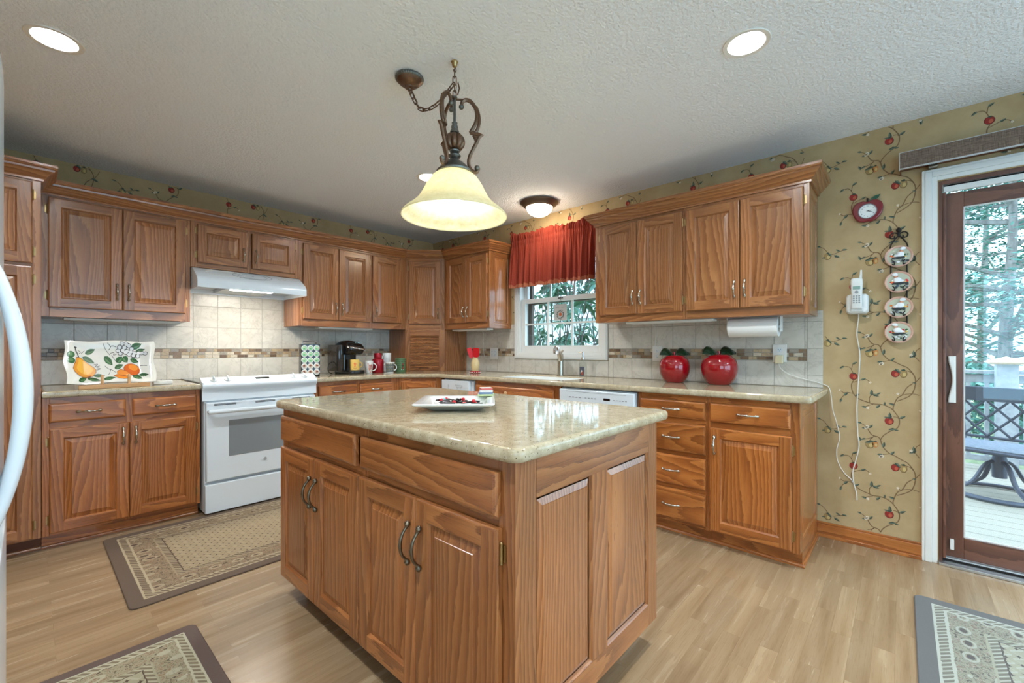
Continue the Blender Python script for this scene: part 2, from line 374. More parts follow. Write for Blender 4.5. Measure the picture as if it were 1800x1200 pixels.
def wallpaper(mb, to3, keep, i0, i1, sh=(0.0, 0.0)):
    """to3(s, z, h) maps print coordinates to the wall; h is a fraction of a millimetre"""
    def disc(cx, cy, rx, ry, m, h, n=16):
        if keep(cx, cy): mb.face([to3(cx+rx*math.cos(2*PI*k/n), cy+ry*math.sin(2*PI*k/n), h) for k in range(n)], m)
    for i in range(i0, i1):
        for j in range(-6, 8):
            ox = i*0.549+sh[0]; oz = i*0.2667+j*0.5334+sh[1]
            if oz > 1.9 or oz < -1.2: continue
            for vi, V in enumerate(VINES):
                P = smoothpath([(a+ox, b+oz, 0) for a, b in V], 3)
                wv = 0.0026 if vi in (0, 1, 3) else 0.0019
                for a, b in zip(P[:-1], P[1:]):
                    if not (keep(a[0], a[1]) and keep(b[0], b[1])): continue
                    dx, dy = b[0]-a[0], b[1]-a[1]; l = math.hypot(dx, dy) or 1; nx, ny = -dy/l*wv, dx/l*wv
                    mb.face([to3(a[0]-nx, a[1]-ny, .5), to3(b[0]-nx, b[1]-ny, .5), to3(b[0]+nx, b[1]+ny, .5), to3(a[0]+nx, a[1]+ny, .5)], WPM['vine'])
            for x, y, dx, dy in LEAVES:
                x += ox; y += oz; l = math.hypot(dx, dy)
                if l < 1e-4 or not keep(x, y): continue
                if not (keep(x+dx, y+dy) and keep(x-dx, y-dy)): continue
                dx *= 1.25; dy *= 1.25; nx, ny = -dy*0.42, dx*0.42
                a = (x-dx, y-dy); t = (x+dx, y+dy)
                mb.face([to3(*a, .9), to3(x-dx*.4+nx, y-dy*.4+ny, .9), to3(x+dx*.35+nx*.8, y+dy*.35+ny*.8, .9), to3(*t, .9)], WPM['leaf'])
                mb.face([to3(*a, .9), to3(*t, .9), to3(x+dx*.35-nx*.8, y+dy*.35-ny*.8, .9), to3(x-dx*.4-nx, y-dy*.4-ny, .9)], WPM['leafd'])
            for x, y, r in FLOWERS:
                x += ox; y += oz
                for k in range(5):
                    a = 2*PI*k/5+x*40
                    disc(x+r*.55*math.cos(a), y+r*.55*math.sin(a), r*.42, r*.42, WPM['white'], 1.1, 8)
                disc(x, y, r*.25, r*.25, WPM['cen'], 1.3, 6)
            for x, y, rx, ry, kd in FRUIT:
                x += ox; y += oz
                if not (keep(x, y+ry) and keep(x, y-ry)): continue
                a, b, c = [('redd', 'red', 'redl'), ('tand', 'tan', 'tanl'), ('tanr', 'tanr', 'tanl')][kd]
                disc(x, y, rx, ry, WPM[a], .7 if kd == 0 else .6); disc(x-rx*.04, y+ry*.05, rx*.9, ry*.88, WPM[b], .75); disc(x+rx*.25, y-ry*.2, rx*.42, ry*.5, WPM[c], .85)
                disc(x+rx*.1, y+ry*.85, rx*.4, ry*.22, WPM['leafd'], 1.0)
# ---------------------------------------------------------------- room shell
H = 2.43
XL, YF = -4.15, -7.6
m = MB(); m.box(XL-.15, 0.15, YF-.15, 0.15, -0.06, 0.0, FLOOR); struct(m.build('floor', smooth=False))
# ceiling with round cut-outs for the recessed cans
CANS = [(-3.217, -1.648), (-1.291, -3.761), (-1.297, -1.623), (-3.217, -3.761), (-2.25, -5.9), (-0.9, -5.9), (-3.5, -5.9)]  # the rear row is unseen lamps added behind the camera for light
def cans_ceiling():
    rr = 0.07
    ol = [[(XL-.15, YF-.15), (0.15, YF-.15), (0.15, 0.15), (XL-.15, 0.15)]] + [[(x+rr*math.cos(2*PI*k/32), y+rr*math.sin(2*PI*k/32)) for k in range(32)] for x, y in CANS]
    cu = bpy.data.curves.new('c', 'CURVE'); cu.dimensions = '2D'; cu.fill_mode = 'BOTH'; cu.extrude = 0.03
    for o in ol:
        sp = cu.splines.new('POLY'); sp.points.add(len(o)-1); sp.use_cyclic_u = True
        for p, q in zip(sp.points, o): p.co = (q[0], q[1], 0, 1)
    t = bpy.data.objects.new('tmp', cu); C.objects.link(t)
    me = bpy.data.meshes.new_from_object(t.evaluated_get(bpy.context.evaluated_depsgraph_get())); bpy.data.objects.remove(t)
    for v in me.vertices: v.co.z += H+0.03
    me.materials.clear(); me.materials.append(CEIL)
    o = bpy.data.objects.new('ceiling', me); C.objects.link(o); struct(o)
cans_ceiling()
# back wall (range wall), y = 0
m = MB(); m.box(XL-.15, 0.15, 0, 0.15, 0, H+.06, WALLP)
wallpaper(m, lambda s, z, h: (s-4.0, -h*0.001, z), lambda s, z: 2.12 < z < H and -0.15 < s < 3.95, -1, 9, (0.17, 0.05))
struct(m.build('wall_back', smooth=False))
# right wall (window wall), x = 0
WY0, WY1, WZ0, WZ1 = -2.335, -1.388, 1.11, 2.06
DY0, DY1, DZ1 = -6.27, -4.39, 2.062
m = MB(); T = 0.15
for y0, y1, z0, z1 in ((WY1, 0, 0, H), (WY0, WY1, 0, WZ0), (WY0, WY1, WZ1, H), (DY1, WY0, 0, H), (DY0, DY1, DZ1, H), (YF, DY0, 0, H)):
    m.box(0, T, y0, y1, z0, z1+(0.06 if z1 == H else 0), WALLP)
def keepB(s, z):
    y = -(s+4.0)
    if z > H-.002 or z < 0.095: return False
    if -3.845 < y < -2.46: return z > 2.16
    if -2.46 < y < -1.28: return z > 2.13 or (y > -1.34 and z > 1.45)
    if -1.28 < y < -0.02: return z > 2.16
    if -3.885 < y <= -3.845: return z > 1.41 or z < 0.86
    if -4.32 < y <= -3.885: return True
    if -7.5 < y <= -4.32: return z > 2.145
    return False
wallpaper(m, lambda s, z, h: (-h*0.001, -(s+4.0), z), keepB, -9, 8)
struct(m.build('wall_right', smooth=False))
m = MB(); LY0, LY1, LZ0, LZ1 = -6.9, -4.9, .5, 2.1
for y0, y1, z0, z1 in ((YF-.15, LY0, 0, H+.06), (LY1, 0, 0, H+.06), (LY0, LY1, 0, LZ0), (LY0, LY1, LZ1, H+.06)): m.box(XL-.15, XL, y0, y1, z0, z1, WALLP)
struct(m.build('wall_left', smooth=False))
m = MB()
FX0, FX1, FZ0, FZ1 = -3.9, -0.4, 0.30, 2.20
for x0, x1, z0, z1 in ((XL, FX0, 0, H), (FX1, T, 0, H), (FX0, FX1, 0, FZ0), (FX0, FX1, FZ1, H)): m.box(x0, x1, YF-T, YF, z0, z1, WALLP)
struct(m.build('wall_front', smooth=False))
m = MB(); m.box(-0.016, 0, DY1+.065, -3.85, 0, 0.078, OAKB, 'y'); m.box(-0.010, 0, DY1+.065, -3.85, 0.078, 0.09, OAKB, 'y'); m.box(-0.026, -.016, DY1+.065, -3.85, 0, 0.018, OAKB, 'y')
struct(m.build('baseboard_right', bevel=0.002))

def glass_mat():
    m = bpy.data.materials.new('window_glass'); m.use_nodes = True; t = m.node_tree; t.nodes.clear()
    o = t.nodes.new('ShaderNodeOutputMaterial'); mx = t.nodes.new('ShaderNodeMixShader'); tr = t.nodes.new('ShaderNodeBsdfTransparent'); gl = t.nodes.new('ShaderNodeBsdfGlossy')
    lw = t.nodes.new('ShaderNodeLayerWeight'); lw.inputs['Blend'].default_value = 0.5
    pw = t.nodes.new('ShaderNodeMath'); pw.operation = 'POWER'; pw.inputs[1].default_value = 5.0; fr = t.nodes.new('ShaderNodeMath'); fr.operation = 'MULTIPLY_ADD'; fr.inputs[1].default_value = 0.9; fr.inputs[2].default_value = 0.04
    t.links.new(lw.outputs['Facing'], pw.inputs[0]); t.links.new(pw.outputs[0], fr.inputs[0]); tr.inputs[0].default_value = (0.95, 0.98, 0.99, 1); gl.inputs['Roughness'].default_value = 0.0
    t.links.new(fr.outputs[0], mx.inputs[0]); t.links.new(tr.outputs[0], mx.inputs[1]); t.links.new(gl.outputs[0], mx.inputs[2]); t.links.new(mx.outputs[0], o.inputs[0])
    return m
GLASS = glass_mat()
def mitred_casing(m, y0, y1, z0, z1, wd, x_wall, mt, bottom=True, proud=(0.012, 0.020, 0.016)):
    """frame around an opening: stepped profile, x negative is the room"""
    for k, (a, b) in enumerate(((0, .35), (.35, .8), (.8, 1.0))):
        i0, i1 = wd*a, wd*b; p = proud[k]
        m.box(x_wall-p, x_wall, y0-i1, y0-i0, z0-(i1 if bottom else 0), z1+i1, mt, 'z')
        m.box(x_wall-p, x_wall, y1+i0, y1+i1, z0-(i1 if bottom else 0), z1+i1, mt, 'z')
        m.box(x_wall-p, x_wall, y0-i0, y1+i0, z1+i0, z1+i1, mt, 'y')
        if bottom: m.box(x_wall-p, x_wall, y0-i0, y1+i0, z0-i1, z0-i0, mt, 'y')
# kitchen window
win = thing('window_1', 'white double-hung window with grilles above the sink', 'window', (0, (WY0+WY1)/2, WZ0)); struct(win)
def wl(p): return p
win.location = (0, 0, 0)
m = MB(); mitred_casing(m, WY0+.004, WY1-.004, WZ0+.004, WZ1-.004, 0.056, 0.0, TRIMW); m.build('casing', win, smooth=False, bevel=0.002)
m = MB()
for a, b in ((WY0+.0005, WY0+.014), (WY1-.014, WY1-.0005)): m.box(-0.004, 0.148, a, b, WZ0+.0005, WZ1-.0005, TRIMW)
m.box(-0.004, 0.148, WY0+.014, WY1-.014, WZ0+.0005, WZ0+.014, TRIMW); m.box(-0.004, 0.148, WY0+.014, WY1-.014, WZ1-.014, WZ1-.0005, TRIMW)
for xx in (0.058, 0.098):
    m.box(xx, xx+.008, WY1-.030, WY1-.014, WZ0+.014, WZ1-.014, TRIMW); m.box(xx, xx+.008, WY0+.014, WY0+.030, WZ0+.014, WZ1-.014, TRIMW)
m.build('jamb', win, smooth=False)
def sash(name, x, y0, y1, z0, z1, st, rb, rt, rows, cols):
    m = MB()
    m.box(x, x+.032, y0, y0+st, z0, z1, TRIMW); m.box(x, x+.032, y1-st, y1, z0, z1, TRIMW)
    m.box(x, x+.032, y0+st, y1-st, z0, z0+rb, TRIMW, 'y'); m.box(x, x+.032, y0+st, y1-st, z1-rt, z1, TRIMW, 'y')
    gy0, gy1, gz0, gz1 = y0+st, y1-st, z0+rb, z1-rt
    for i in range(1, cols): yy = gy0+(gy1-gy0)*i/cols; m.box(x+.006, x+.026, yy-.008, yy+.008, gz0, gz1, TRIMW)
    for i in range(1, rows): zz = gz0+(gz1-gz0)*i/rows; m.box(x+.0065, x+.0255, gy0, gy1, zz-.008, zz+.008, TRIMW)
    s = m.build(name, win, smooth=False, bevel=0.0015)
    g = MB(); g.box(x+.014, x+.018, gy0, gy1, gz0, gz1, GLASS); g.build('pane', s, smooth=False)
sash('lower_sash', 0.022, WY0+.016, WY1-.016, WZ0+.014, 1.645, 0.042, 0.062, 0.042, 2, 3)
sash('upper_sash', 0.062, WY0+.016, WY1-.016, 1.615, WZ1-.014, 0.042, 0.030, 0.042, 2, 3)
m = MB(); DKJ = mat('storm_frame', L(84,78,72), 0.6)
m.box(.110, .146, WY1-.075, WY1-.014, WZ0+.014, WZ1-.014, DKJ); m.box(.110, .146, WY0+.014, WY0+.03, WZ0+.014, WZ1-.014, DKJ); m.box(.110, .146, WY0+.03, WY1-.075, 1.60, 1.63, DKJ)
m.build('storm_frame', win, smooth=False)
# unseen window added behind the camera for cool fill daylight
w2 = struct(thing('added_window_2', 'added unseen window in the wall behind, for fill daylight', 'window'))
m = MB()
for x0, x1, z0, z1 in ((FX0, FX0+.06, FZ0, FZ1), (FX1-.06, FX1, FZ0, FZ1), (FX0+.06, FX1-.06, FZ0, FZ0+.06), (FX0+.06, FX1-.06, FZ1-.06, FZ1), (-2.13, -2.07, FZ0+.06, FZ1-.06)): m.box(x0, x1, YF-.1, YF+.01, z0, z1, TRIMW)
m.build('frame', w2, smooth=False); g = MB(); g.box(FX0+.06, FX1-.06, YF-.05, YF-.045, FZ0+.06, FZ1-.06, GLASS); g.build('pane', w2, smooth=False)
w3 = struct(thing('added_window_3', 'added unseen window in the left wall behind the camera, for fill daylight', 'window'))  # unseen window added to bring more daylight onto the ceiling
m = MB()
for a, b, z0, z1 in ((LY0, LY0+.06, LZ0, LZ1), (LY1-.06, LY1, LZ0, LZ1), (LY0+.06, LY1-.06, LZ0, LZ0+.06), (LY0+.06, LY1-.06, LZ1-.06, LZ1), (-5.93, -5.87, LZ0+.06, LZ1-.06)): m.box(XL-.1, XL+.01, a, b, z0, z1, TRIMW)
m.build('frame', w3, smooth=False); g = MB(); g.box(XL-.05, XL-.045, LY0+.06, LY1-.06, LZ0+.06, LZ1-.06, GLASS); g.build('pane', w3, smooth=False)
# sliding patio door
MAHOG = oak('mahogany', L(118,76,60), L(100,60,46), L(66,38,32), rough=0.35, ring=40, poresd=0.4)
dr = struct(thing('door_1', 'dark wood sliding glass patio door in white casing', 'door'))
m = MB(); mitred_casing(m, DY0-.004, DY1+.004, 0, DZ1+.004, 0.062, 0.0, TRIMW, bottom=False, proud=(0.012, 0.020, 0.018)); m.build('casing', dr, smooth=False, bevel=0.002)
m = MB()
m.box(0.004, 0.146, DY1-.016, DY1-.0005, 0.0, DZ1-.001, MAHOG); m.box(0.004, 0.146, DY0+.0005, DY0+.016, 0.0, DZ1-.001, MAHOG)
m.box(0.004, 0.146, DY0+.016, DY1-.016, DZ1-.022, DZ1-.001, MAHOG, 'y'); m.build('jamb', dr, smooth=False)
m = MB(); m.box(0.012, 0.030, DY0+.02, DY1-.02, DZ1-.062, DZ1-.023, TRIMW, 'y'); m.box(0.012, 0.034, DY0+.02, DY1-.02, DZ1-.034, DZ1-.023, TRIMW, 'y'); m.build('head_track', dr, smooth=False, bevel=0.002)
ALU = metal('aluminium_track', L(205,208,210), 0.35, 0.1)
m = MB(); m.box(-0.03, 0.028, DY0+.016, DY1-.001, 0.001, 0.014, ALU, 'y'); m.box(0.030, 0.045, DY0+.016, DY1-.017, 0.001, 0.022, DARK, 'y'); m.box(0.034, 0.041, DY0+.016, DY1-.017, 0.022, 0.030, ALU, 'y')
m.box(0.047, 0.145, DY0+.016, DY1-.017, 0.001, 0.020, MAHOG, 'y'); m.build('threshold', dr, smooth=False, bevel=0.001)
def panel(x, y0, y1, st=0.085, zb=0.032, zt=2.0, zg0=0.145, zg1=1.92):
    m = MB(); X1 = x+.042
    m.box(x, X1, y0, y0+st, zb, zt, MAHOG); m.box(x, X1, y1-st, y1, zb, zt, MAHOG)
    m.box(x+.001, X1-.001, y0+st, y1-st, zb, zg0, MAHOG, 'y'); m.box(x+.001, X1-.001, y0+st, y1-st, zg1, zt, MAHOG, 'y')
    p = m.build('sliding_panel', dr, smooth=False, bevel=0.003)
    g = MB(); g.box(x+.018, x+.024, y0+st, y1-st, zg0, zg1, GLASS); g.build('pane', p, smooth=False)
    b = MB()
    for a0, a1, c0, c1 in ((y0+st, y0+st+.006, zg0, zg1), (y1-st-.006, y1-st, zg0, zg1), (y0+st+.006, y1-st-.006, zg0, zg0+.006), (y0+st+.006, y1-st-.006, zg1-.006, zg1)): b.box(x+.010, x+.016, a0, a1, c0, c1, WHITE2)
    b.build('glazing_bead', p, smooth=False)
    return p
pn = panel(0.052, -5.35, DY1-.014); panel(0.098, DY0+.018, -5.28)
# filler strip at jamb
m = MB(); m.box(0.012, 0.050, DY1-.030, DY1-.017, 0.03, 2.0, MAHOG); m.build('stop', dr, smooth=False, bevel=0.002)
# handle: white concave pull
hy, hz0, hz1 = -4.4445, 0.868, 1.118
m = MB()
prof = [(hz0, 0.030), (hz0+.035, 0.027), (hz0+.08, 0.018), ((hz0+hz1)/2, 0.014), (hz1-.08, 0.018), (hz1-.035, 0.027), (hz1, 0.030)]
pp = smoothpath([(z, wd, 0) for z, wd in prof], 4)
rows = []
for z, wd, _ in pp:
    y0, y1 = hy-.014, hy-.014+wd
    rows.append([(0.052, y0, z), (0.030, y0, z), (0.026, y0+.004, z), (0.026, y1-.004, z), (0.030, y1, z), (0.052, y1, z)])
m.grid(rows, WHITE2, cap0=True, cap1=True); m.build('handle', dr, bevel=0.001)
m = MB(); m.box(0.034, 0.0515, -4.452, -4.436, 0.075, 0.13, WHITE2); m.box(0.044, 0.0515, -4.450, -4.438, 0.082, 0.123, STEEL); m.build('foot_lock', dr, bevel=0.002)
m = MB(); m.box(0.030, 0.0495, -4.4195, -4.4115, 0.075, 0.14, WHITE2); m.build('strike', dr, bevel=0.002)

# ---------------------------------------------------------------- tile backsplash
def tiles(m, to3, u0, u1, z0, z1, mt, G=None, d=0.004, gap=0.0013):
    """one raised tile; to3(u, depth, z)"""
    if u1-u0 < 0.004 or z1-z0 < 0.004: return
    G = m.G('x')
    a = [(u0+gap, z0+gap), (u1-gap, z0+gap), (u1-gap, z1-gap), (u0+gap, z1-gap)]
    b = [(u0+gap+.001, z0+gap+.001), (u1-gap-.001, z0+gap+.001), (u1-gap-.001, z1-gap-.001), (u0+gap+.001, z1-gap-.001)]
    lo = [to3(p[0], d-.0025, p[1]) for p in a]; hi = [to3(p[0], d, p[1]) for p in b]
    g2 = lambda p: G((p[0]+p[1], p[2], 0))
    m.face(hi, mt, [g2(p) for p in hi])
    for i in range(4):
        j = (i+1) % 4; q = [lo[i], lo[j], hi[j], hi[i]]; m.face(q, mt, [g2(p) for p in q])
def splash(name, to3, ua, ub, zc, seams, skip, extra=None):
    m = MB()
    segs = [ua]+[s for s in seams if ua < s < ub]+[ub]
    for a, b in zip(segs[:-1], segs[1:]):
        for z0, z1 in ((0.9145, 1.079), (1.157, 1.329), (1.329, 1.502), (1.502, 1.674), (1.674, 1.80)):
            zt = zc(a, b)
            if z0 >= zt: continue
            for s0, s1, t0, t1 in skip(a, b, z0, min(z1, zt)): tiles(m, to3, s0, s1, t0, t1, TILE)
    for r in range(3):
        u = ua - random.random()*.05
        while u < ub:
            wd = random.choice((0.026, 0.052, 0.052, 0.052)); a, b = max(u, ua), min(u+wd, ub)
            z0 = 1.081+r*0.0248
            if b-a > .008:
                for s0, s1, t0, t1 in skip(a, b, z0, z0+.0248): tiles(m, to3, s0, s1, t0, t1, random.choices(MOS, (3, 4, 3, 3, 1.4))[0], d=.0045, gap=.0009)
            u += wd
    if extra: extra(m)
    return m
gb = lambda: None
seA = [-3.079+0.1685*i for i in range(-1, 19)]
m = splash('trim_1', lambda u, d, z: (u, -d, z), -3.24, -0.002, lambda a, b: 1.62 if (-2.49 < (a+b)/2 < -1.70) else 1.40, seA, lambda a, b, c, d: [(a, b, c, d)])
m.box(-3.24, -0.002, -0.0012, -0.0001, 0.9142, 1.40, GROUT); m.box(-2.488, -1.706, -0.0012, -0.0001, 1.40, 1.62, GROUT)
struct(m.build('trim_1', smooth=False))
cy0, cy1, cz0 = WY0-.056, WY1+.056, WZ0-.056
def skipB(a, b, z0, z1):
    """cut around the window casing; u = -y"""
    ya, yb = -cy1, -cy0
    if b <= ya or a >= yb or z1 <= cz0: return [(a, b, z0, z1)]
    out = []
    if a < ya: out.append((a, ya, z0, z1))
    if b > yb: out.append((yb, b, z0, z1))
    if z0 < cz0: out.append((max(a, ya), min(b, yb), z0, cz0))
    return out
seB = [2.774+0.1685*i for i in range(-17, 7)]
def endcol(m):
    z = 0.9145
    for z1 in (0.992, 1.16, 1.328, 1.396): tiles(m, lambda u, d, z: (-d, -u, z), 3.797, 3.88, z, z1, TILE); z = z1
m = splash('trim_2', lambda u, d, z: (-d, -u, z), 0.002, 3.797, lambda a, b: 1.40, seB, skipB, endcol)
for y0, y1, z0, z1 in ((cy1, -0.002, 0.9142, 1.40), (cy0, cy1, .9142, cz0), (-3.88, cy0, .9142, 1.395)): m.box(-0.0012, -0.0001, y0, y1, z0, z1, GROUT)
struct(m.build('trim_2', smooth=False))
# ---------------------------------------------------------------- joinery
def rings(m, x0, x1, z0, z1, y, mt, Gs, Gp, rw=0.034):
    """moulded edge + raised panel inside an opening. Gs: left, right, bottom, top board coords"""
    st = [(0, 0), (.004, .0045), (.008, .010), (.0115, .010), (rw, .0035), (rw+.0015, .0015)]
    for k, ((a, da), (b, db)) in enumerate(zip(st[:-1], st[1:])):
        c0 = [(x0+a, z0+a), (x1-a, z0+a), (x1-a, z1-a), (x0+a, z1-a)]; c1 = [(x0+b, z0+b), (x1-b, z0+b), (x1-b, z1-b), (x0+b, z1-b)]
        for i, gi in ((0, 2), (1, 1), (2, 3), (3, 0)):
            j = (i+1) % 4
            q = [(c0[i][0], y+da, c0[i][1]), (c0[j][0], y+da, c0[j][1]), (c1[j][0], y+db, c1[j][1]), (c1[i][0], y+db, c1[i][1])]
            G = Gs[gi] if k < 2 else Gp
            m.face(q, mt, [G(p) for p in q])
    b, db = st[-1]
    q = [(x0+b, y+db, z0+b), (x1-b, y+db, z0+b), (x1-b, y+db, z1-b), (x0+b, y+db, z1-b)]
    m.face(q, mt, [Gp(p) for p in q])
def edge_ring(m, x0, x1, z0, z1, y, th, e, mt, Gs):
    for (a, ya), (b, yb) in (((0, y+th), (0, y+e)), ((0, y+e), (e*.45, y+e*.25)), ((e*.45, y+e*.25), (e*1.3, y))):
        c0 = [(x0+a, z0+a), (x1-a, z0+a), (x1-a, z1-a), (x0+a, z1-a)]; c1 = [(x0+b, z0+b), (x1-b, z0+b), (x1-b, z1-b), (x0+b, z1-b)]
        for i, gi in ((0, 2), (1, 1), (2, 3), (3, 0)):
            j = (i+1) % 4
            q = [(c0[i][0], ya, c0[i][1]), (c0[j][0], ya, c0[j][1]), (c1[j][0], yb, c1[j][1]), (c1[i][0], yb, c1[i][1])]
            m.face(q, mt, [Gs[gi](p) for p in q])
    q = [(x0, y+th, z0), (x1, y+th, z0), (x1, y+th, z1), (x0, y+th, z1)]; m.face(q, mt, [Gs[0](p) for p in q])
def rdoor(m, x0, x1, z0, z1, y, mt, st=0.056, th=0.019, e=0.005, rw=0.034, cols=1, rt=None, rb=None):
    rt = rt or st; rb = rb or st
    GL, GR, GB, GT = m.G('z'), m.G('z'), m.G('x'), m.G('x')
    if e: edge_ring(m, x0, x1, z0, z1, y, th, e, mt, (GL, GR, GB, GT))
    k = e*1.3
    def q(a, b, c, d, G): P = [(a, y, c), (b, y, c), (b, y, d), (a, y, d)]; m.face(P, mt, [G(p) for p in P])
    q(x0+k, x0+st, z0+k, z1-k, GL); q(x1-st, x1-k, z0+k, z1-k, GR)
    q(x0+st, x1-st, z1-rt, z1-k, GT); q(x0+st, x1-st, z0+k, z0+rb, GB)
    if cols == 1: rings(m, x0+st, x1-st, z0+rb, z1-rt, y, mt, (GL, GR, GB, GT), m.G('z'), rw)
    else:
        c = (x0+x1)/2; h = st*0.5; GM = m.G('z'); q(c-h, c+h, z0+rb, z1-rt, GM)
        rings(m, x0+st, c-h, z0+rb, z1-rt, y, mt, (GL, GM, GB, GT), m.G('z'), rw)
        rings(m, c+h, x1-st, z0+rb, z1-rt, y, mt, (GM, GR, GB, GT), m.G('z'), rw)
def slab(m, x0, x1, z0, z1, y, mt, th=0.020, e=0.009):
    G = m.G('x'); edge_ring(m, x0, x1, z0, z1, y, th, e, mt, (G, G, G, G)); k = e*1.3
    P = [(x0+k, y, z0+k), (x1-k, y, z0+k), (x1-k, y, z1-k), (x0+k, y, z1-k)]; m.face(P, mt, [G(p) for p in P])
class Cab:
    def __init__(s, name, label, cat, loc, rz, mt, group=None):
        s.t = thing(name, label, cat, loc, rz, group); s.z = loc[2]; s.mt = mt
    def mb(s): m = MB(); m.M = Matrix.Translation((0, 0, -s.z)); return m
    def part(s, m, name, parent=None, **kw): return m.build(name, parent or s.t, **kw)
    def carcass(s, W, D, z0, z1, stiles, rails, left=None, right=None, top=None, fth=0.019):
        """stiles: (x0,x1); rails: (z0,z1) full width or (z0,z1,x0,x1)"""
        m = s.mb(); ztop = top if top is not None else z1
        m.box(0.0005 if left != 'p' else 0.008, W-(0.0005 if right != 'p' else 0.008), fth, D, z0, ztop, s.mt, 'z')
        if top is not None: m.box(0.0005, W-.0005, fth, fth+.02, ztop, z1, s.mt, 'x')
        for a, b in stiles: m.box(a, b, 0, fth, z0, z1, s.mt, 'z')
        xs = sorted(stiles)
        for r in rails:
            if len(r) == 4: m.box(r[2], r[3], 0.0004, fth, r[0], r[1], s.mt, 'x')
            else: m.box(xs[0][1], xs[-1][0], 0.0004, fth, r[0], r[1], s.mt, 'x')
        # recess behind the doors
        s.part(m, 'body', smooth=False, bevel=0.0012)
        for side, sd in ((left, 0), (right, 1)):
            if side == 'p':
                m = MB()
                # raised end panel, facing +-x
                if sd: m.M = Matrix.Translation((W, 0, -s.z)) @ Matrix.Rotation(PI/2, 4, 'Z')
                else: m.M = Matrix.Translation((0, D, -s.z)) @ Matrix.Rotation(-PI/2, 4, 'Z')
                rdoor(m, fth if sd else 0, D if sd else D-fth, z0, z1, 0.0, s.mt, st=0.05, th=0.008, e=0, rw=0.034)
                m.build('end_panel', s.t)
    def hinge(s, parent, x, z, sd, y=-0.002):
        m = s.mb()
        # sd=+1: frame leaf lies to the right of the barrel
        m.box(min(x, x+sd*.013), max(x, x+sd*.013), y-.0012, y+.0012, z-.022, z+.022, BRASS)
        m.tube([(x+sd*.002, y-.006, z-.025), (x+sd*.002, y-.006, z+.025)], 0.0042, BRASS, 8)
        for dz in (-.026, .026): m.ball((x+sd*.002, y-.006, z+dz), .0048, BRASS, 8, k=6)
        m.build('hinge', parent)
    def door(s, x0, x1, z0, z1, hinge='l', pull='r', pz=None, mt=None, st=0.056, style='wavy', hz=None, y=-0.0205, rw=0.034, name='door'):
        m = s.mb(); rdoor(m, x0, x1, z0, z1, y, mt or s.mt, st=st, rw=rw); d = s.part(m, name)
        if hinge:
            x = x0-.001 if hinge == 'l' else x1+.001; sd = -1 if hinge == 'l' else 1
            for z in (hz or (z1-.075, z0+.075)): s.hinge(d, x, z, sd)
        if pull:
            px = x1-.028 if pull == 'r' else x0+.028
            s.pull(d, px, pz, y, False, style)
        return d
    def drawer(s, x0, x1, z0, z1, pull=True, style='wavy', y=-0.0215, mt=None, name='drawer'):
        m = s.mb(); slab(m, x0, x1, z0, z1, y, mt or s.mt); d = s.part(m, name)
        if pull: s.pull(d, (x0+x1)/2, (z0+z1)/2, y, True, style)
        return d
    def pull(s, parent, x, z, y, horiz, style='wavy'):
        m = s.mb(); Lh = 0.056
        if style == 'wavy':
            pts = [(-1.0, .004, .0045), (-.93, .006, .0075), (-.82, .009, .0085), (-.70, .013, .0060), (-.58, .018, .0042), (-.46, .022, .0048), (-.34, .025, .0066), (-.24, .026, .0052), (-.12, .028, .0078), (0, .0285, .0085), (.12, .028, .0078), (.24, .026, .0052), (.34, .025, .0066), (.46, .022, .0048), (.58, .018, .0042), (.70, .013, .0060), (.82, .009, .0085), (.93, .006, .0075), (1.0, .004, .0045)]
            mt = PEWTER
        else:
            Lh = 0.068
            pts = [(-1.0, .004, .004), (-.94, .006, .0085), (-.84, .008, .0095), (-.76, .010, .0060), (-.66, .016, .0045), (-.5, .025, .0048), (-.3, .031, .0054), (0, .034, .0060), (.3, .031, .0054), (.5, .025, .0048), (.66, .016, .0045), (.76, .010, .0060), (.84, .008, .0095), (.94, .006, .0085), (1.0, .004, .004)]
            mt = BRONZE
        path = [((x+t*Lh, y-o, z) if horiz else (x, y-o, z+t*Lh)) for t, o, r in pts]
        m.tube(path, [r for t, o, r in pts], mt, 10, up=(0, -1, 0))
        for t in (-.86, .86):
            c = (x+t*Lh, y, z) if horiz else (x, y, z+t*Lh)
            m.lathe([(0.0045, 0.0005), (0.0045, -.008)], mt, c, 10, 'y')
        m.build('handle', parent)
def offset_path(P, d):
    """offset to the right-hand side looking along the path"""
    out = []
    for i, p in enumerate(P):
        def nrm(a, b): dx, dy = b[0]-a[0], b[1]-a[1]; l = math.hypot(dx, dy); return (dy/l, -dx/l)
        ns = []
        if i > 0: ns.append(nrm(P[i-1], p))
        if i < len(P)-1: ns.append(nrm(p, P[i+1]))
        if len(ns) == 1: nx, ny = ns[0]; k = 1
        else:
            nx, ny = ns[0][0]+ns[1][0], ns[0][1]+ns[1][1]; k = 2/(nx*nx+ny*ny)
        out.append((p[0]+nx*d*k, p[1]+ny*d*k))
    return out
CROWN = [(0.0, 2.105), (0.010, 2.105), (0.010, 2.116), (0.014, 2.120), (0.022, 2.126), (0.030, 2.137), (0.044, 2.152), (0.052, 2.158), (0.054, 2.168), (0.062, 2.172), (0.066, 2.180), (0.066, 2.193), (0.0, 2.193)]
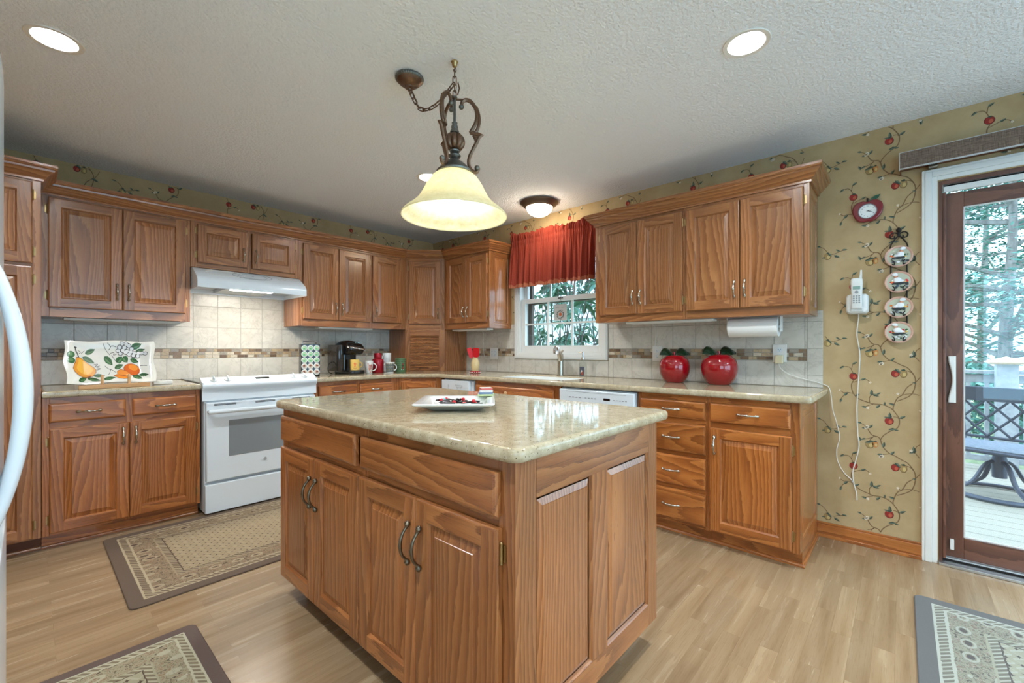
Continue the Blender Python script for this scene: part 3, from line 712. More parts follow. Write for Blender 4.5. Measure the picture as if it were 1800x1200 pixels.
def moulding(m, P, prof, mt, dz=0.0):
    offs = [offset_path(P, o) for o, z in prof]
    for i in range(len(P)-1):
        rnd = (random.random()*9, random.random()*9, random.random()*9)
        dx, dy = P[i+1][0]-P[i][0], P[i+1][1]-P[i][1]; l = math.hypot(dx, dy); ux, uy = dx/l, dy/l
        G = lambda p: (p[0]*ux+p[1]*uy+rnd[0], p[2]+rnd[1], (p[0]*uy-p[1]*ux)+rnd[2])
        rows = [[(offs[k][i+e][0], offs[k][i+e][1], prof[k][1]+dz) for k in range(len(prof))] for e in (0, 1)]
        m.grid(rows, mt, wrap=True, G=G, cap0=(i == 0), cap1=(i == len(P)-2))
def shoe(c, P, h=0.018, w_=0.012, z=0.0):
    m = MB(); m.M = Matrix.Translation((0, 0, -c.z))
    moulding(m, P, [(0, z), (w_, z), (w_, z+h*.5), (w_*.7, z+h*.85), (0.002, z+h), (0, z+h)], c.mt)
    c.part(m, 'shoe_moulding', smooth=False)

ZU, ZF, ZD0, ZD1 = 1.357, 2.108, 1.414, 2.085
# --- pantry
c = Cab('pantry_cabinet', 'tall oak pantry cabinet beside the refrigerator', 'cabinet', (-4.14, -0.61, 0), 0, OAK)
W = 0.899
c.carcass(W, 0.605, 0.085, 2.108, [(0, .05), (W-.034, W)], [(0.085, .10), (1.61, 1.645), (2.085, 2.108)])
for z0, z1 in ((1.635, 2.092), (0.095, 1.618)):
    c.door(0.03, 0.447, z0, z1, 'l', None, hz=(z1-.07, z0+.07)); c.door(0.451, W-.034, z0, z1, 'r', None, hz=(z1-.07, z0+.07))
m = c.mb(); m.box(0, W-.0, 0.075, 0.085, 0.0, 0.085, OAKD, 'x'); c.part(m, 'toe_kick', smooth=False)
shoe(c, [(0, .075), (W, .075)])
m = MB(); moulding(m, [(0.0, 0), (W, 0), (W, .222)], CROWN, OAK); m.build('crown', c.t, smooth=False)
# --- upper cabinets on the range wall
c = Cab('wall_cabinet', 'oak wall cabinet with two tall doors over the painted fruit platter', 'cabinet', (-3.2385, -.32, ZU), 0, OAK, 'oak wall cabinets')
W = .7495
c.carcass(W, .317, ZU, ZF, [(0, .036), (W-.03, W)], [(ZU, 1.418), (2.080, ZF)])
c.door(.030, .373, ZD0, ZD1+.010, 'l', 'r', 1.535); c.door(.377, .720, ZD0, ZD1+.010, 'r', 'l', 1.535)
c = Cab('wall_cabinet', 'short oak wall cabinet with two small doors above the range hood', 'cabinet', (-2.487, -.32, 1.767), 0, OAK, 'oak wall cabinets')
W = .771
c.carcass(W, .317, 1.767, ZF, [(0, .04), (.365, .405), (W-.03, W)], [(1.767, 1.806), (2.080, ZF)])
c.door(.041, .371, 1.802, 2.088, 'l', 'r', 1.90, hz=(2.04, 1.86)); c.door(.407, .742, 1.802, 2.088, 'r', 'l', 1.90, hz=(2.04, 1.86))
c = Cab('wall_cabinet', 'oak wall cabinet with two doors above the pod rack and coffee maker', 'cabinet', (-1.7145, -.32, ZU), 0, OAK, 'oak wall cabinets')
W = .6975
c.carcass(W, .317, ZU, ZF, [(0, .038), (W-.014, W)], [(ZU, 1.418), (2.080, ZF)])
c.door(.038, .359, ZD0+.006, ZD1, 'l', 'r', 1.525); c.door(.363, .684, ZD0+.006, ZD1, 'r', 'l', 1.525)
c = Cab('wall_cabinet', 'narrow oak wall cabinet with one door left of the corner cabinet', 'cabinet', (-1.0165, -.32, ZU), 0, OAK, 'oak wall cabinets')
W = .406
c.carcass(W, .317, ZU, ZF, [(0, .014), (W-.06, W)], [(ZU, 1.418), (2.080, ZF)])
c.door(.012, .345, ZD0+.006, ZD1-.004, 'r', 'l', 1.525)
# --- diagonal corner
def penta(m, z0, z1, mt, e=0.0):
    w = [(-.61, 0-.004), (-.61, -.32), (-.32, -.61), (-.004, -.61), (-.004, -.004)]
    k = math.sqrt(.5); pts = [(k*((x+.61)-(y+.32)), k*((x+.61)+(y+.32))) for x, y in w]
    pts = [(pts[0][0], pts[0][1]), (0.0, .019), (.4101, .019), pts[3], pts[4]]
    m.prism(pts, z0, z1, mt, m.G('z'))
c = Cab('corner_wall_cabinet', 'diagonal oak corner wall cabinet above the tambour garage', 'cabinet', (-.61, -.32, ZU), -PI/4, OAK)
W = .4101
m = c.mb(); penta(m, ZU, ZF, OAK)
for a, b in ((0, .04), (W-.045, W)): m.box(a, b, 0, .019, ZU, ZF, OAK)
m.box(.04, W-.045, .0004, .019, ZU, 1.418, OAK, 'x'); m.box(.04, W-.045, .0004, .019, 2.08, ZF, OAK, 'x'); c.part(m, 'body', smooth=False, bevel=.0012)
c.door(.036, W-.040, ZD0+.004, ZD1-.004, 'l', 'r', 1.525)
c = Cab('appliance_garage', 'corner oak appliance garage with closed tambour door', 'cabinet', (-.61, -.32, .9145), -PI/4, OAK)
m = c.mb(); k = math.sqrt(.5)
# side panels of the garage (along the two walls) and face frame
for pts in ([(-.61, -.004), (-.61, -.315), (-.592, -.315), (-.592, -.004)], [(-.004, -.61), (-.315, -.61), (-.315, -.592), (-.004, -.592)]):
    m.prism([(k*((x+.61)-(y+.32)), k*((x+.61)+(y+.32))) for x, y in pts], .9145, 1.3565, OAK, m.G('z'))
m.box(0, .045, 0, .019, .9145, 1.3565, OAK); m.box(W-.060, W, 0, .019, .9145, 1.3565, OAK); m.box(.045, W-.060, .0004, .019, 1.295, 1.3565, OAK, 'x')
m.box(.03, W-.04, .10, .11, .9145, 1.3565, DARK); c.part(m, 'body', smooth=False, bevel=.0012)
m = c.mb(); z = .925
while z < 1.292:
    G = m.G('x'); rows = []
    for x in (.046, W-.061): rows.append([(x, .020, z), (x, .010, z+.0012), (x, .0065, z+.005), (x, .0065, z+.010), (x, .010, z+.0142), (x, .020, z+.0154)])
    m.grid(rows, OAK, G=G, cap0=True, cap1=True); z += .0158
m.box(.046, W-.061, .006, .020, .9150, .9245, OAK, 'x'); c.part(m, 'tambour_door', smooth=False)
m = c.mb(); m.tube(smoothpath([(.14, .008, .944), (.15, .004, .953), (.19, .004, .956), (.23, .004, .953), (.24, .008, .944)], 4), .0035, OAKD, 6); m.build('finger_pull', c.t)
# --- upper cabinets on the window wall (front faces -x)
c = Cab('wall_cabinet', 'oak wall cabinet with two doors left of the red valance', 'cabinet', (-.32, -.6105, ZU), -PI/2, OAK, 'oak wall cabinets')
W = .6735
c.carcass(W, .317, ZU, ZF, [(0, .048), (W-.024, W)], [(ZU, 1.418), (2.080, ZF)], right='p')
c.door(.052, .354, ZD0+.004, ZD1-.004, 'l', 'r', 1.525); c.door(.358, W-.022, ZD0+.004, ZD1-.004, 'r', 'l', 1.525)
c = Cab('wall_cabinet', 'oak wall cabinet with two doors right of the window, nearer the valance', 'cabinet', (-.32, -2.457, ZU), -PI/2, OAK, 'oak wall cabinets')
W = .693
c.carcass(W, .317, ZU, ZF, [(0, .045), (W-.015, W)], [(ZU, 1.418), (2.080, ZF)])
c.door(.044, .352, ZD0-.004, ZD1, 'l', 'r', 1.53); c.door(.356, W-.014, ZD0-.004, ZD1, 'r', 'l', 1.53)
c = Cab('wall_cabinet', 'oak wall cabinet with two doors above the paper towel roll', 'cabinet', (-.32, -3.1505, ZU), -PI/2, OAK, 'oak wall cabinets')
W = .7015
c.carcass(W, .317, ZU, ZF, [(0, .015), (W-.028, W)], [(ZU, 1.418), (2.080, ZF)], right='p')
c.door(.014, .341, ZD0-.004, ZD1, 'l', 'r', 1.53); c.door(.345, W-.028, ZD0-.004, ZD1, 'r', 'l', 1.53)
# crowns
m = MB(); moulding(m, [(-3.2395, -.3205), (-.61, -.3205), (-.3205, -.61), (-.3205, -1.2845), (-.0005, -1.2845)], CROWN, OAK)
tag(m.build('crown_moulding', smooth=False), 'oak crown moulding along the cabinet tops from pantry round the corner', 'moulding')
m = MB(); moulding(m, [(-.0005, -2.4565), (-.3205, -2.4565), (-.3205, -3.8525), (-.0005, -3.8525)], CROWN, OAK)
tag(m.build('crown_moulding', smooth=False), 'oak crown moulding on top of the cabinets right of the window', 'moulding')

# --- base cabinets
def toe(c, W, x0=0.0):
    m = c.mb(); m.box(x0, W, 0.062, 0.075, 0.0, 0.0845, OAKB, 'x'); c.part(m, 'toe_kick', smooth=False); shoe(c, [(x0, .062), (W, .062)])
ZB0, ZB1 = 0.085, 0.8755
c = Cab('base_cabinet', 'oak base cabinet with two drawers and two doors left of the range', 'cabinet', (-3.2385, -.61, 0), 0, OAKB, 'oak base cabinets')
W = .7475
c.carcass(W, .605, ZB0, ZB1, [(0, .030), (.355, .392), (W-.028, W)], [(ZB0, .105), (.692, .735), (.838, ZB1)])
c.drawer(.026, .358, .733, .841); c.drawer(.389, .722, .733, .841)
c.door(.029, .372, .100, .697, 'l', 'r', .615); c.door(.376, .720, .100, .697, 'r', 'l', .615); toe(c, W)
c = Cab('base_cabinet', 'oak base cabinet with two drawers right of the range', 'cabinet', (-1.706, -.61, 0), 0, OAKB, 'oak base cabinets')
W = .7915
c.carcass(W, .605, ZB0, ZB1, [(0, .038), (.376, .403), (.736, W)], [(ZB0, .105), (.692, .735), (.838, ZB1)])
c.drawer(.035, .378, .733, .841); c.drawer(.401, .738, .733, .841)
c.door(.035, .385, .100, .697, 'l', 'r', .615); c.door(.389, .738, .100, .697, 'r', 'l', .615); toe(c, W)
c = Cab('corner_base_cabinet', 'diagonal oak corner base cabinet under the tambour garage', 'cabinet', (-.914, -.61, 0), -PI/4, OAKB)
W = .4299
m = c.mb(); k = math.sqrt(.5); w_ = [(-.914, -.004), (-.914, -.61), (-.61, -.914), (-.004, -.914), (-.004, -.004)]
pp = [(k*((x+.914)-(y+.61)), k*((x+.914)+(y+.61))) for x, y in w_]; pp = [pp[0], (0, .019), (W, .019), pp[3], pp[4]]
m.prism(pp, ZB0, ZB1, OAKB, m.G('z'))
for a, b in ((0, .055), (W-.055, W)): m.box(a, b, 0, .019, ZB0, ZB1, OAKB)
m.box(.055, W-.055, .0004, .019, .84, ZB1, OAKB, 'x'); m.box(.055, W-.055, .0004, .019, ZB0, .105, OAKB, 'x'); c.part(m, 'body', smooth=False)
c.door(.048, W-.048, .100, .841, 'l', None); m = c.mb(); m.box(-.05, W+.05, .062, .075, 0, .0845, OAKB, 'x'); c.part(m, 'toe_kick', smooth=False)
c = Cab('sink_cabinet', 'oak sink base cabinet with a false drawer front and wooden knob', 'cabinet', (-.61, -1.398, 0), -PI/2, OAKB)
W = .935
c.carcass(W, .605, ZB0, ZB1, [(0, .028), (W-.060, W)], [(ZB0, .105), (.692, .735), (.838, ZB1)], top=.66)
d = c.drawer(.022, W-.058, .733, .841, pull=False, name='false_front')
m = c.mb(); m.lathe([(.002, -.0215), (.006, -.0225), (.007, -.028), (.013, -.032), (.0165, -.036), (.0165, -.040), (.009, -.043), (.0001, -.0435)], PINE, (.40, 0, .787), 20, 'y'); m.build('knob', d)
c.door(.026, .450, .100, .697, 'l', 'r', .615); c.door(.454, W-.060, .100, .697, 'r', 'l', .615); toe(c, W)
c = Cab('base_cabinet', 'narrow oak base cabinet with a stack of four drawers', 'cabinet', (-.61, -2.951, 0), -PI/2, OAKB, 'oak base cabinets')
W = .443
c.carcass(W, .605, ZB0, ZB1, [(0, .028), (W-.014, W)], [(ZB0, .112), (.288, .325), (.495, .532), (.696, .737), (.838, ZB1)])
for z0, z1 in ((.733, .841), (.527, .703), (.320, .502), (.104, .294)): c.drawer(.024, W-.012, z0, z1)
toe(c, W)
c = Cab('base_cabinet', 'oak base cabinet with one drawer and one door at the counter end', 'cabinet', (-.61, -3.3945, 0), -PI/2, OAKB, 'oak base cabinets')
W = .456
c.carcass(W, .605, ZB0, ZB1, [(0, .016), (W-.045, W)], [(ZB0, .105), (.692, .735), (.838, ZB1)], right='p')
c.drawer(.012, W-.040, .733, .843); c.door(.012, W-.036, .098, .697, 'r', 'l', .600)
m = c.mb(); m.box(0, W, 0.062, 0.075, 0.0, 0.0845, OAKB, 'x'); m.box(W-.013, W, .075, .603, 0, .0845, OAKB, 'y'); c.part(m, 'toe_kick', smooth=False); shoe(c, [(0, .062), (W, .062), (W, .603)])

# --- island (front faces -x)
IX, IY, IZ = -2.475, -2.045, 0.10
c = Cab('kitchen_island', 'oak kitchen island cabinet standing in the middle of the floor', 'island', (IX, IY, 0), -PI/2, OAKI)
W, D = 1.478, .84
m = c.mb()
m.box(.001, W-.010, .019, D, IZ, .8755, OAKI, 'z')
for a, b in ((0, .055), (.74, .78), (W-.058, W-.0008)): m.box(a, b, 0, .019, IZ, .8755, OAKI)
for a, b in ((IZ, .115), (.690, .735), (.835, .8755)): m.box(.055, W-.058, .0004, .019, a, b, OAKI, 'x')
c.part(m, 'body', smooth=False, bevel=.0015)
IYD = -.0205
d = c.drawer(.017, .710, .728, .843, pull=False, y=IYD-.001, name='drawer_front'); d = c.drawer(.748, 1.430, .728, .843, pull=False, y=IYD-.001, name='drawer_front')
ir = []
for x0, x1, h, p in ((.017, .373, 'l', 'r'), (.376, .734, 'r', 'l'), (.741, 1.082, 'l', 'r'), (1.085, 1.434, 'r', 'l')):
    c.door(x0, x1, .093, .698, h, p, .555, style='bow', st=.058, y=IYD, hz=(.635, .19))
# end panel facing the camera side (-y world = +x local)
m = MB(); m.M = Matrix.Translation((W, 0, 0)) @ Matrix.Rotation(PI/2, 4, 'Z')
GL = [m.G('z') for _ in range(4)]; GT, GB = m.G('x'), m.G('x')
def q(a, b, c_, d_, G, y=0.0): P = [(a, y, c_), (b, y, c_), (b, y, d_), (a, y, d_)]; m.face(P, OAKI, [G(p) for p in P])
q(0, .020, IZ, .8755, GL[0]); q(.020, .085, IZ, .8755, GL[1], .0008); q(D-.072, D, IZ, .8755, GL[3]); q(.085, D-.072, .765, .8755, GT); q(.085, D-.072, IZ, .180, GB)
q(.367, .458, .180, .765, GL[2])
rings(m, .085, .367, .180, .765, 0, OAKI, (GL[1], GL[2], GB, GT), m.G('z'), .030); rings(m, .458, D-.072, .180, .765, 0, OAKI, (GL[2], GL[3], GB, GT), m.G('z'), .030)
c.part(m, 'end_panel')
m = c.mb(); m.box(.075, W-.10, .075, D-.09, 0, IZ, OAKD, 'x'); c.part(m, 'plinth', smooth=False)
# countertops
def rrect(x0, x1, y0, y1, r, n=6, rr=None):
    out = []
    for k, (cx, cy, a) in enumerate(((x1, y0, -PI/2), (x1, y1, 0), (x0, y1, PI/2), (x0, y0, PI))):
        q_ = (rr or [r]*4)[k]
        sx = -1 if cx == x1 else 1; sy = 1 if cy == y0 else -1
        out += arc(cx+sx*q_, cy+sy*q_, q_, a, a+PI/2, n) if q_ > 0 else [(cx, cy)]
    return out
o = curve_plate('island_countertop', [rrect(-2.508, -1.572, -3.556, -2.012, .04)], .038, .014, QUARTZ, z=.914)
tag(o, 'speckled beige quartz slab on top of the island', 'countertop')
o = curve_plate('countertop', [[(-3.2385, -.645), (-2.4915, -.645), (-2.4915, -.006), (-3.2385, -.006)]], .038, .012, QUARTZ, z=.914)
tag(o, 'short speckled quartz countertop under the fruit platter left of the range', 'countertop')
SK = (-.555, -.165, -2.318, -1.598)
hole = rrect(SK[0], SK[1], SK[2], SK[3], .09)
o = curve_plate('countertop', [[(-.006, -.006), (-1.7055, -.006), (-1.7055, -.648), (-.948, -.648), (-.90, -.662), (-.662, -.90), (-.650, -.935), (-.650, -3.875), (-.64, -3.898), (-.62, -3.906), (-.006, -3.906)], hole], .038, .012, QUARTZ, z=.914)
tag(o, 'long L-shaped quartz countertop from the range to the patio door wall', 'countertop')
# ---------------------------------------------------------------- lamps
def emis(name, col, st):
    m = bpy.data.materials.new(name); m.use_nodes = True; t = m.node_tree; t.nodes.clear()
    o = t.nodes.new('ShaderNodeOutputMaterial'); e = t.nodes.new('ShaderNodeEmission'); e.inputs[0].default_value = col; e.inputs[1].default_value = st
    t.links.new(e.outputs[0], o.inputs[0]); return m
WARM = (1.0, 0.84, 0.66, 1)
EM_CAN = emis('can_lamp', (0.91, 0.97, 1.0, 1), 242*LAMP); EM_DOME = emis('dome_lamp', (1.0, 0.84, 0.62, 1), 16*LAMP)
EM_BULB = emis('pendant_bulb', (1.0, 0.95, 0.86, 1), 62*LAMP); EM_HOOD = emis('hood_lamp', (1.0, 0.92, 0.80, 1), 42*LAMP)
CANW = mat('can_baffle', L(235,232,224), 0.4)
lbl = ['recessed ceiling light over the left foreground rug', 'recessed ceiling light at the upper right, above the right end of the island', 'recessed ceiling light partly hidden behind the glass pendant shade', 'recessed ceiling light right above the camera by the refrigerator', 'added unseen recessed light in the middle of the rear ceiling behind the camera', 'added unseen recessed light nearest the patio door behind the camera', 'added unseen recessed light nearest the left rear window']
for i, (x, y) in enumerate(CANS):
    t = thing('recessed_light', lbl[i], 'ceiling light', (x, y, H), 0, 'recessed ceiling lights')
    m = MB(); m.lathe([(.064, .045), (.066, .002), (.070, -.003), (.088, -.004), (.090, -.001), (.090, -.0003)], CANW, n=40, caps=False); m.build('trim_ring', t)
    m = MB(); m.lathe([(.0001, .020), (.03, .018), (.052, .024), (.0645, .040)], EM_CAN, n=32); m.build('bulb', t)
t = thing('flush_ceiling_light', 'flush dome ceiling light with bronze ring above the sink', 'ceiling light', (-.322, -1.898, H))
BRZ = mat('brushed_bronze', L(112,96,82), 0.35, 0.7)
m = MB(); m.lathe([(.150, -.0005), (.165, -.004), (.166, -.012), (.155, -.020), (.146, -.030), (.132, -.044), (.118, -.052), (.112, -.048)], BRZ, n=48); m.build('ring', t)
m = MB(); m.lathe([(.112, -.048), (.110, -.062), (.100, -.082), (.080, -.102), (.050, -.118), (.020, -.124), (.0001, -.125)], EM_DOME, n=40); m.build('glass_dome', t)
# pendant
PX, PY = -2.028, -2.769
t = thing('pendant_lamp', 'bronze scrollwork pendant lamp with cream glass bell shade over the island', 'pendant lamp', (PX, PY, 1.745))
def pz(z): return z-1.745
shade = bpy.data.materials.new('amber_scavo_glass'); shade.use_nodes = True
k = N(shade); k.b.inputs['Base Color'].default_value = L(236,228,190); k.b.inputs['Roughness'].default_value = 0.35
nn = k.noise(k.obj(), 42.0, 5.0, 0.7, 0.5); k.base(k.ramp(nn, [(0.35, L(208,204,164)), (0.55, L(232,228,202)), (0.7, L(248,246,234))])); k.bump(nn, 0.6, 0.003)
tl = k.n('ShaderNodeBsdfTranslucent'); tl.inputs[0].default_value = L(246,242,214); mx = k.n('ShaderNodeMixShader'); mx.inputs[0].default_value = 0.5
k.l(k.b.outputs[0], mx.inputs[1]); k.l(tl.outputs[0], mx.inputs[2]); k.l(mx.outputs[0], k.t.nodes['Material Output'].inputs[0])
prof = smoothpath([(.050, pz(1.936), 0), (.075, pz(1.930), 0), (.100, pz(1.912), 0), (.122, pz(1.880), 0), (.140, pz(1.845), 0), (.160, pz(1.812), 0), (.190, pz(1.782), 0), (.216, pz(1.762), 0), (.230, pz(1.747), 0)], 4)
inn = [(r-.004, z-.002) for r, z, _ in prof[::-1]]
m = MB(); m.lathe([(r, z) for r, z, _ in prof]+[(.2325, pz(1.743)), (.231, pz(1.739)), (.227, pz(1.741))]+inn[1:], shade, n=64, caps=False); m.build('glass_shade', t)
m = MB(); m.ball((0, 0, pz(1.835)), .031, EM_BULB, 20, (1, 1, 1.1), 14); b = m.build('bulb', t)
m = MB(); m.lathe([(.020, pz(1.87)), (.022, pz(1.90)), (.03, pz(1.934)), (.0001, pz(1.936))], GREYP, n=20); m.build('socket', t)
m = MB()
m.lathe([(.078, 1.934-1.745), (.080, pz(1.940)), (.074, pz(1.946)), (.064, pz(1.957)), (.048, pz(1.972)), (.034, pz(1.984)), (.018, pz(1.992)), (.016, pz(1.998)), (.025, pz(2.004)), (.028, pz(2.012)), (.018, pz(2.020)), (.014, pz(2.024)), (.022, pz(2.028)), (.023, pz(2.034)), (.013, pz(2.040))], RUST2, n=32)
# fluted melon
rows = []
for i in range(13):
    a = -PI/2+PI*i/12; z = 2.072+.036*math.sin(a); r = .010+.036*math.cos(a)**.7 if 0 < i < 12 else .010
    rows.append([(r*(1-.22*(1-abs(math.cos(4*2*PI*j/64))))*math.cos(2*PI*j/64), r*(1-.22*(1-abs(math.cos(4*2*PI*j/64))))*math.sin(2*PI*j/64), pz(z)) for j in range(64)])
m.grid(rows, RUST)
m.lathe([(.012, pz(2.106)), (.020, pz(2.112)), (.020, pz(2.120)), (.014, pz(2.130)), (.016, pz(2.138)), (.011, pz(2.150)), (.013, pz(2.158)), (.0065, pz(2.162)), (.0065, pz(2.262)), (.012, pz(2.266)), (.012, pz(2.272)), (.003, pz(2.275))], RUST2, n=24)
m.build('stem', t)
# three scroll arms; profile in (r, z)
A1 = smoothpath([(r, z, 0) for r, z in [(.080, 1.956), (.090, 1.945), (.101, 1.950), (.104, 1.962), (.092, 1.970)]][::-1] and [(.098, 1.968, 0), (.106, 1.958, 0), (.100, 1.946, 0), (.086, 1.944, 0), (.070, 1.956, 0), (.062, 1.980, 0), (.066, 2.010, 0), (.082, 2.044, 0), (.098, 2.076, 0), (.108, 2.100, 0)], 4)
outer = A1 + [(.122, 2.108, 0), (.106, 2.112, 0), (.070, 2.118, 0)] + smoothpath([(.070, 2.118, 0), (.092, 2.160, 0), (.098, 2.200, 0), (.090, 2.232, 0), (.070, 2.256, 0), (.050, 2.262, 0), (.034, 2.252, 0), (.030, 2.232, 0)], 5)
inner1 = smoothpath([(.108, 2.100, 0), (.086, 2.104, 0)], 2) + smoothpath([(.084, 2.104, 0), (.094, 2.078, 0), (.080, 2.048, 0)], 4)
inner2 = smoothpath([(.072, 2.118, 0), (.094, 2.122, 0), (.108, 2.160, 0), (.106, 2.200, 0), (.094, 2.234, 0)], 5)
tail = smoothpath([(.098, 1.968, 0), (.106, 1.958, 0), (.102, 1.948, 0)], 3)
for kx in range(3):
    a = math.radians((-42, 78, 198)[kx]); ca, sa = math.cos(a), math.sin(a)
    m = MB(); up = (-sa, ca, 0)
    for P, r in ((outer, .0078), (inner1, .0058), (inner2, .0072)):
        m.tube([(p[0]*ca, p[0]*sa, pz(p[1])) for p in P], r, RUST, 6, up=up, flat=1.1)
    m.ball((.100*ca, .100*sa, pz(1.962)), .0125, RUST2, 12)
    m.ball((.030*ca, .030*sa, pz(2.230)), .0115, RUST2, 12)
    m.tube([(.006*ca, .006*sa, pz(2.262)), (.030*ca, .030*sa, pz(2.262)), (.05*ca, .05*sa, pz(2.2615))], .005, RUST, 6)
    m.build('scroll_arm', t)
def link(m, c, d, side, r=.0026, Lk=.020, Wk=.0075):
    d = Vector(d).normalized(); s_ = Vector(side); s_ = (s_-d*s_.dot(d)).normalized(); c = Vector(c)
    P = []
    for a in range(0, 360, 20):
        ca, sa = math.cos(math.radians(a)), math.sin(math.radians(a))
        P.append(tuple(c + s_*(Wk*ca) + d*(Wk*sa + (Lk-Wk)*(1 if sa > 0.01 else -1 if sa < -0.01 else 0))))
    m.tube(P, r, RUST, 6, closed=True)
def chain(m, P):
    P = [Vector(p) for p in smoothpath(P, 14)]; step = .0315; acc = 0; kx = 0
    for a, b in zip(P[:-1], P[1:]):
        acc += (b-a).length
        if acc >= step*(kx+.5):
            d = b-a; s1 = d.cross(Vector((0, 0, 1)) if abs(d.normalized().z) < .9 else Vector((.7, .7, 0))); s2 = d.cross(s1)
            link(m, b, d, s1 if kx % 2 else s2); kx += 1
CX, CY = -2.097-PX, -2.528-PY
m = MB(); chain(m, [(0, 0, pz(2.395)), (0, 0, pz(2.34)), (0, 0, pz(2.275))]); m.build('hanging_chain', t)
m = MB(); chain(m, [(0, 0, pz(2.335)), (.4*CX, .4*CY, pz(2.262)), (.75*CX, .75*CY, pz(2.266)), (CX, CY, pz(2.372))])
m.tube(smoothpath([(0, 0, pz(2.28)), (.004, 0, pz(2.33)), (.4*CX, .4*CY, pz(2.266)), (.75*CX, .75*CY, pz(2.270)), (CX, CY, pz(2.385))], 8), .0014, RUST, 5)
m.tube([(0.010, -.012, pz(2.335)), (.014, -.016, pz(2.31)), (.008, -.012, pz(2.28))], .003, RUST, 5)
m.build('swag_chain', t)
m = MB(); m.lathe([(.0145, pz(H-.0005)), (.016, pz(H-.004)), (.013, pz(H-.008)), (.010, pz(H-.022)), (.0065, pz(H-.026))], BRASS, n=20)
m.tube(smoothpath([(0, 0, pz(H-.022)), (.008, .0, pz(H-.032)), (.006, 0, pz(H-.043)), (-.004, 0, pz(H-.046)), (-.008, 0, pz(H-.038))], 4), .0022, RUST, 6); m.build('ceiling_hook', t)
m = MB()
rows = []
for r, z in [(.060, -.0005), (.064, -.004), (.0655, -.010), (.063, -.016), (.058, -.019)]:
    rows.append([((r+.0012*math.cos(36*2*PI*j/144))*math.cos(2*PI*j/144)+CX, (r+.0012*math.cos(36*2*PI*j/144))*math.sin(2*PI*j/144)+CY, pz(H+z)) for j in range(144)])
m.grid(rows, RUST2)
m.lathe([(.058, pz(H-.018)), (.050, pz(H-.030)), (.036, pz(H-.041)), (.022, pz(H-.047)), (.021, pz(H-.053)), (.010, pz(H-.057)), (.008, pz(H-.064)), (.0001, pz(H-.065))], RUST, (CX, CY, 0), 40)
m.build('canopy', t)
# under-cabinet fixtures and their cords
UCL = mat('fixture_white', L(222,222,214), 0.4)
def ucl(label, loc, rz, W, cord=None):
    t = thing('under_cabinet_light', label, 'light fixture', loc, rz, 'under-cabinet light fixtures')
    m = MB(); m.box(0, W, 0, .09, -.016, -.0008, UCL, 'x'); m.build('housing', t, bevel=.003)
    m = MB(); m.box(.03, W-.03, .02, .07, -.019, -.0162, PAPER, 'x'); m.build('lens', t, bevel=.001)
    if cord:
        m = MB(); m.tube(smoothpath(cord, 5), .0026, CORD, 6); m.build('cord', t)
ucl('slim white light fixture under the wall cabinet over the fruit platter', (-3.14, -.29, ZU), 0, .60, [(.335, .088, -.010), (.335, .20, -.006), (.335, .2815, -.03), (.335, .2815, -.20), (.34, .2815, -.44)])
ucl('slim white light fixture under the wall cabinet over the coffee maker', (-1.52, -.29, ZU), 0, .54)
ucl('slim white light fixture under the wall cabinet left of the window', (-.29, -.70, ZU), -PI/2, .52, [(.18, .088, -.010), (.18, .20, -.006), (.18, .2815, -.03), (.18, .2815, -.19), (.21, .2815, -.30), (.27, .2840, -.31)])
ucl('slim white light fixture under the wall cabinet over the red apple jars', (-.29, -2.70, ZU), -PI/2, .62, [(.10, .088, -.010), (.10, .20, -.006), (.105, .2815, -.03), (.11, .280, -.10), (.10, .2815, -.19)])
# ---------------------------------------------------------------- range
RX0, RX1 = -2.4815, -1.7155
t = thing('range', 'white slide-in electric range between the oak base cabinets', 'stove', (RX0, 0, 0)); RW = RX1-RX0
m = MB(); m.box(.004, RW-.004, -.645, -.03, .02, .905, WHITE); m.box(.02, RW-.02, -.60, -.05, 0, .02, DARK); m.build('body', t, bevel=.003)
COOK = mat('black_glass_cooktop', L(28,28,30), 0.06, coat=0.5)
m = MB(); m.box(-.006, RW+.006, -.595, -.012, .9152, .9215, COOK, 'x')
m.build('cooktop', t, bevel=.001)
# control panel: curved front
def cp_front(u): return -.678-.016*math.sin(PI*u)
m = MB(); rows = []
nseg = 24
for i in range(nseg+1):
    u = i/nseg; x = -.008+u*(RW+.016); f = cp_front(u)
    rows.append([(x, -.590, .905), (x, -.590, .948), (x, -.600, .9535), (x, f+.010, .913), (x, f+.003, .907), (x, f, .897), (x, f+.003, .884), (x, f+.012, .876), (x, -.6605, .868-.010*math.sin(PI*u)), (x, -.659, .845), (x, -.662, .794), (x, -.647, .790), (x, -.647, .905)])
m.grid(rows, WHITE, cap0=True, cap1=True)
m.box(-.0085, -.002, -.672, -.598, .872, .922, WHITE); m.box(RW+.002, RW+.0085, -.672, -.598, .872, .922, WHITE)
cp = m.build('control_panel', t)
tilt = math.atan2(.934-.914, .668-.604+.0)
def onpanel(x, v):  # v: 0 back..1 front on the slanted face
    u = (x+.008)/(RW+.016); v2 = .06+.82*v; return (x, -.600+v2*(cp_front(u)+.610), .9538-.0405*v2)
for x in (.065, .150, .600, .685):
    m = MB(); px, py, pzv = onpanel(x, .5); m.M = Matrix.Translation((px, py, pzv)) @ Matrix.Rotation(math.atan2(.0405, .078), 4, 'X')
    m.lathe([(.024, 0), (.024, .004), (.021, .007), (.0001, .007)], WHITE2, n=28); m.box(-.0045, .0045, -.020, .020, .006, .026, WHITE, 'x')
    m.build('knob', cp, bevel=.002)
m = MB()
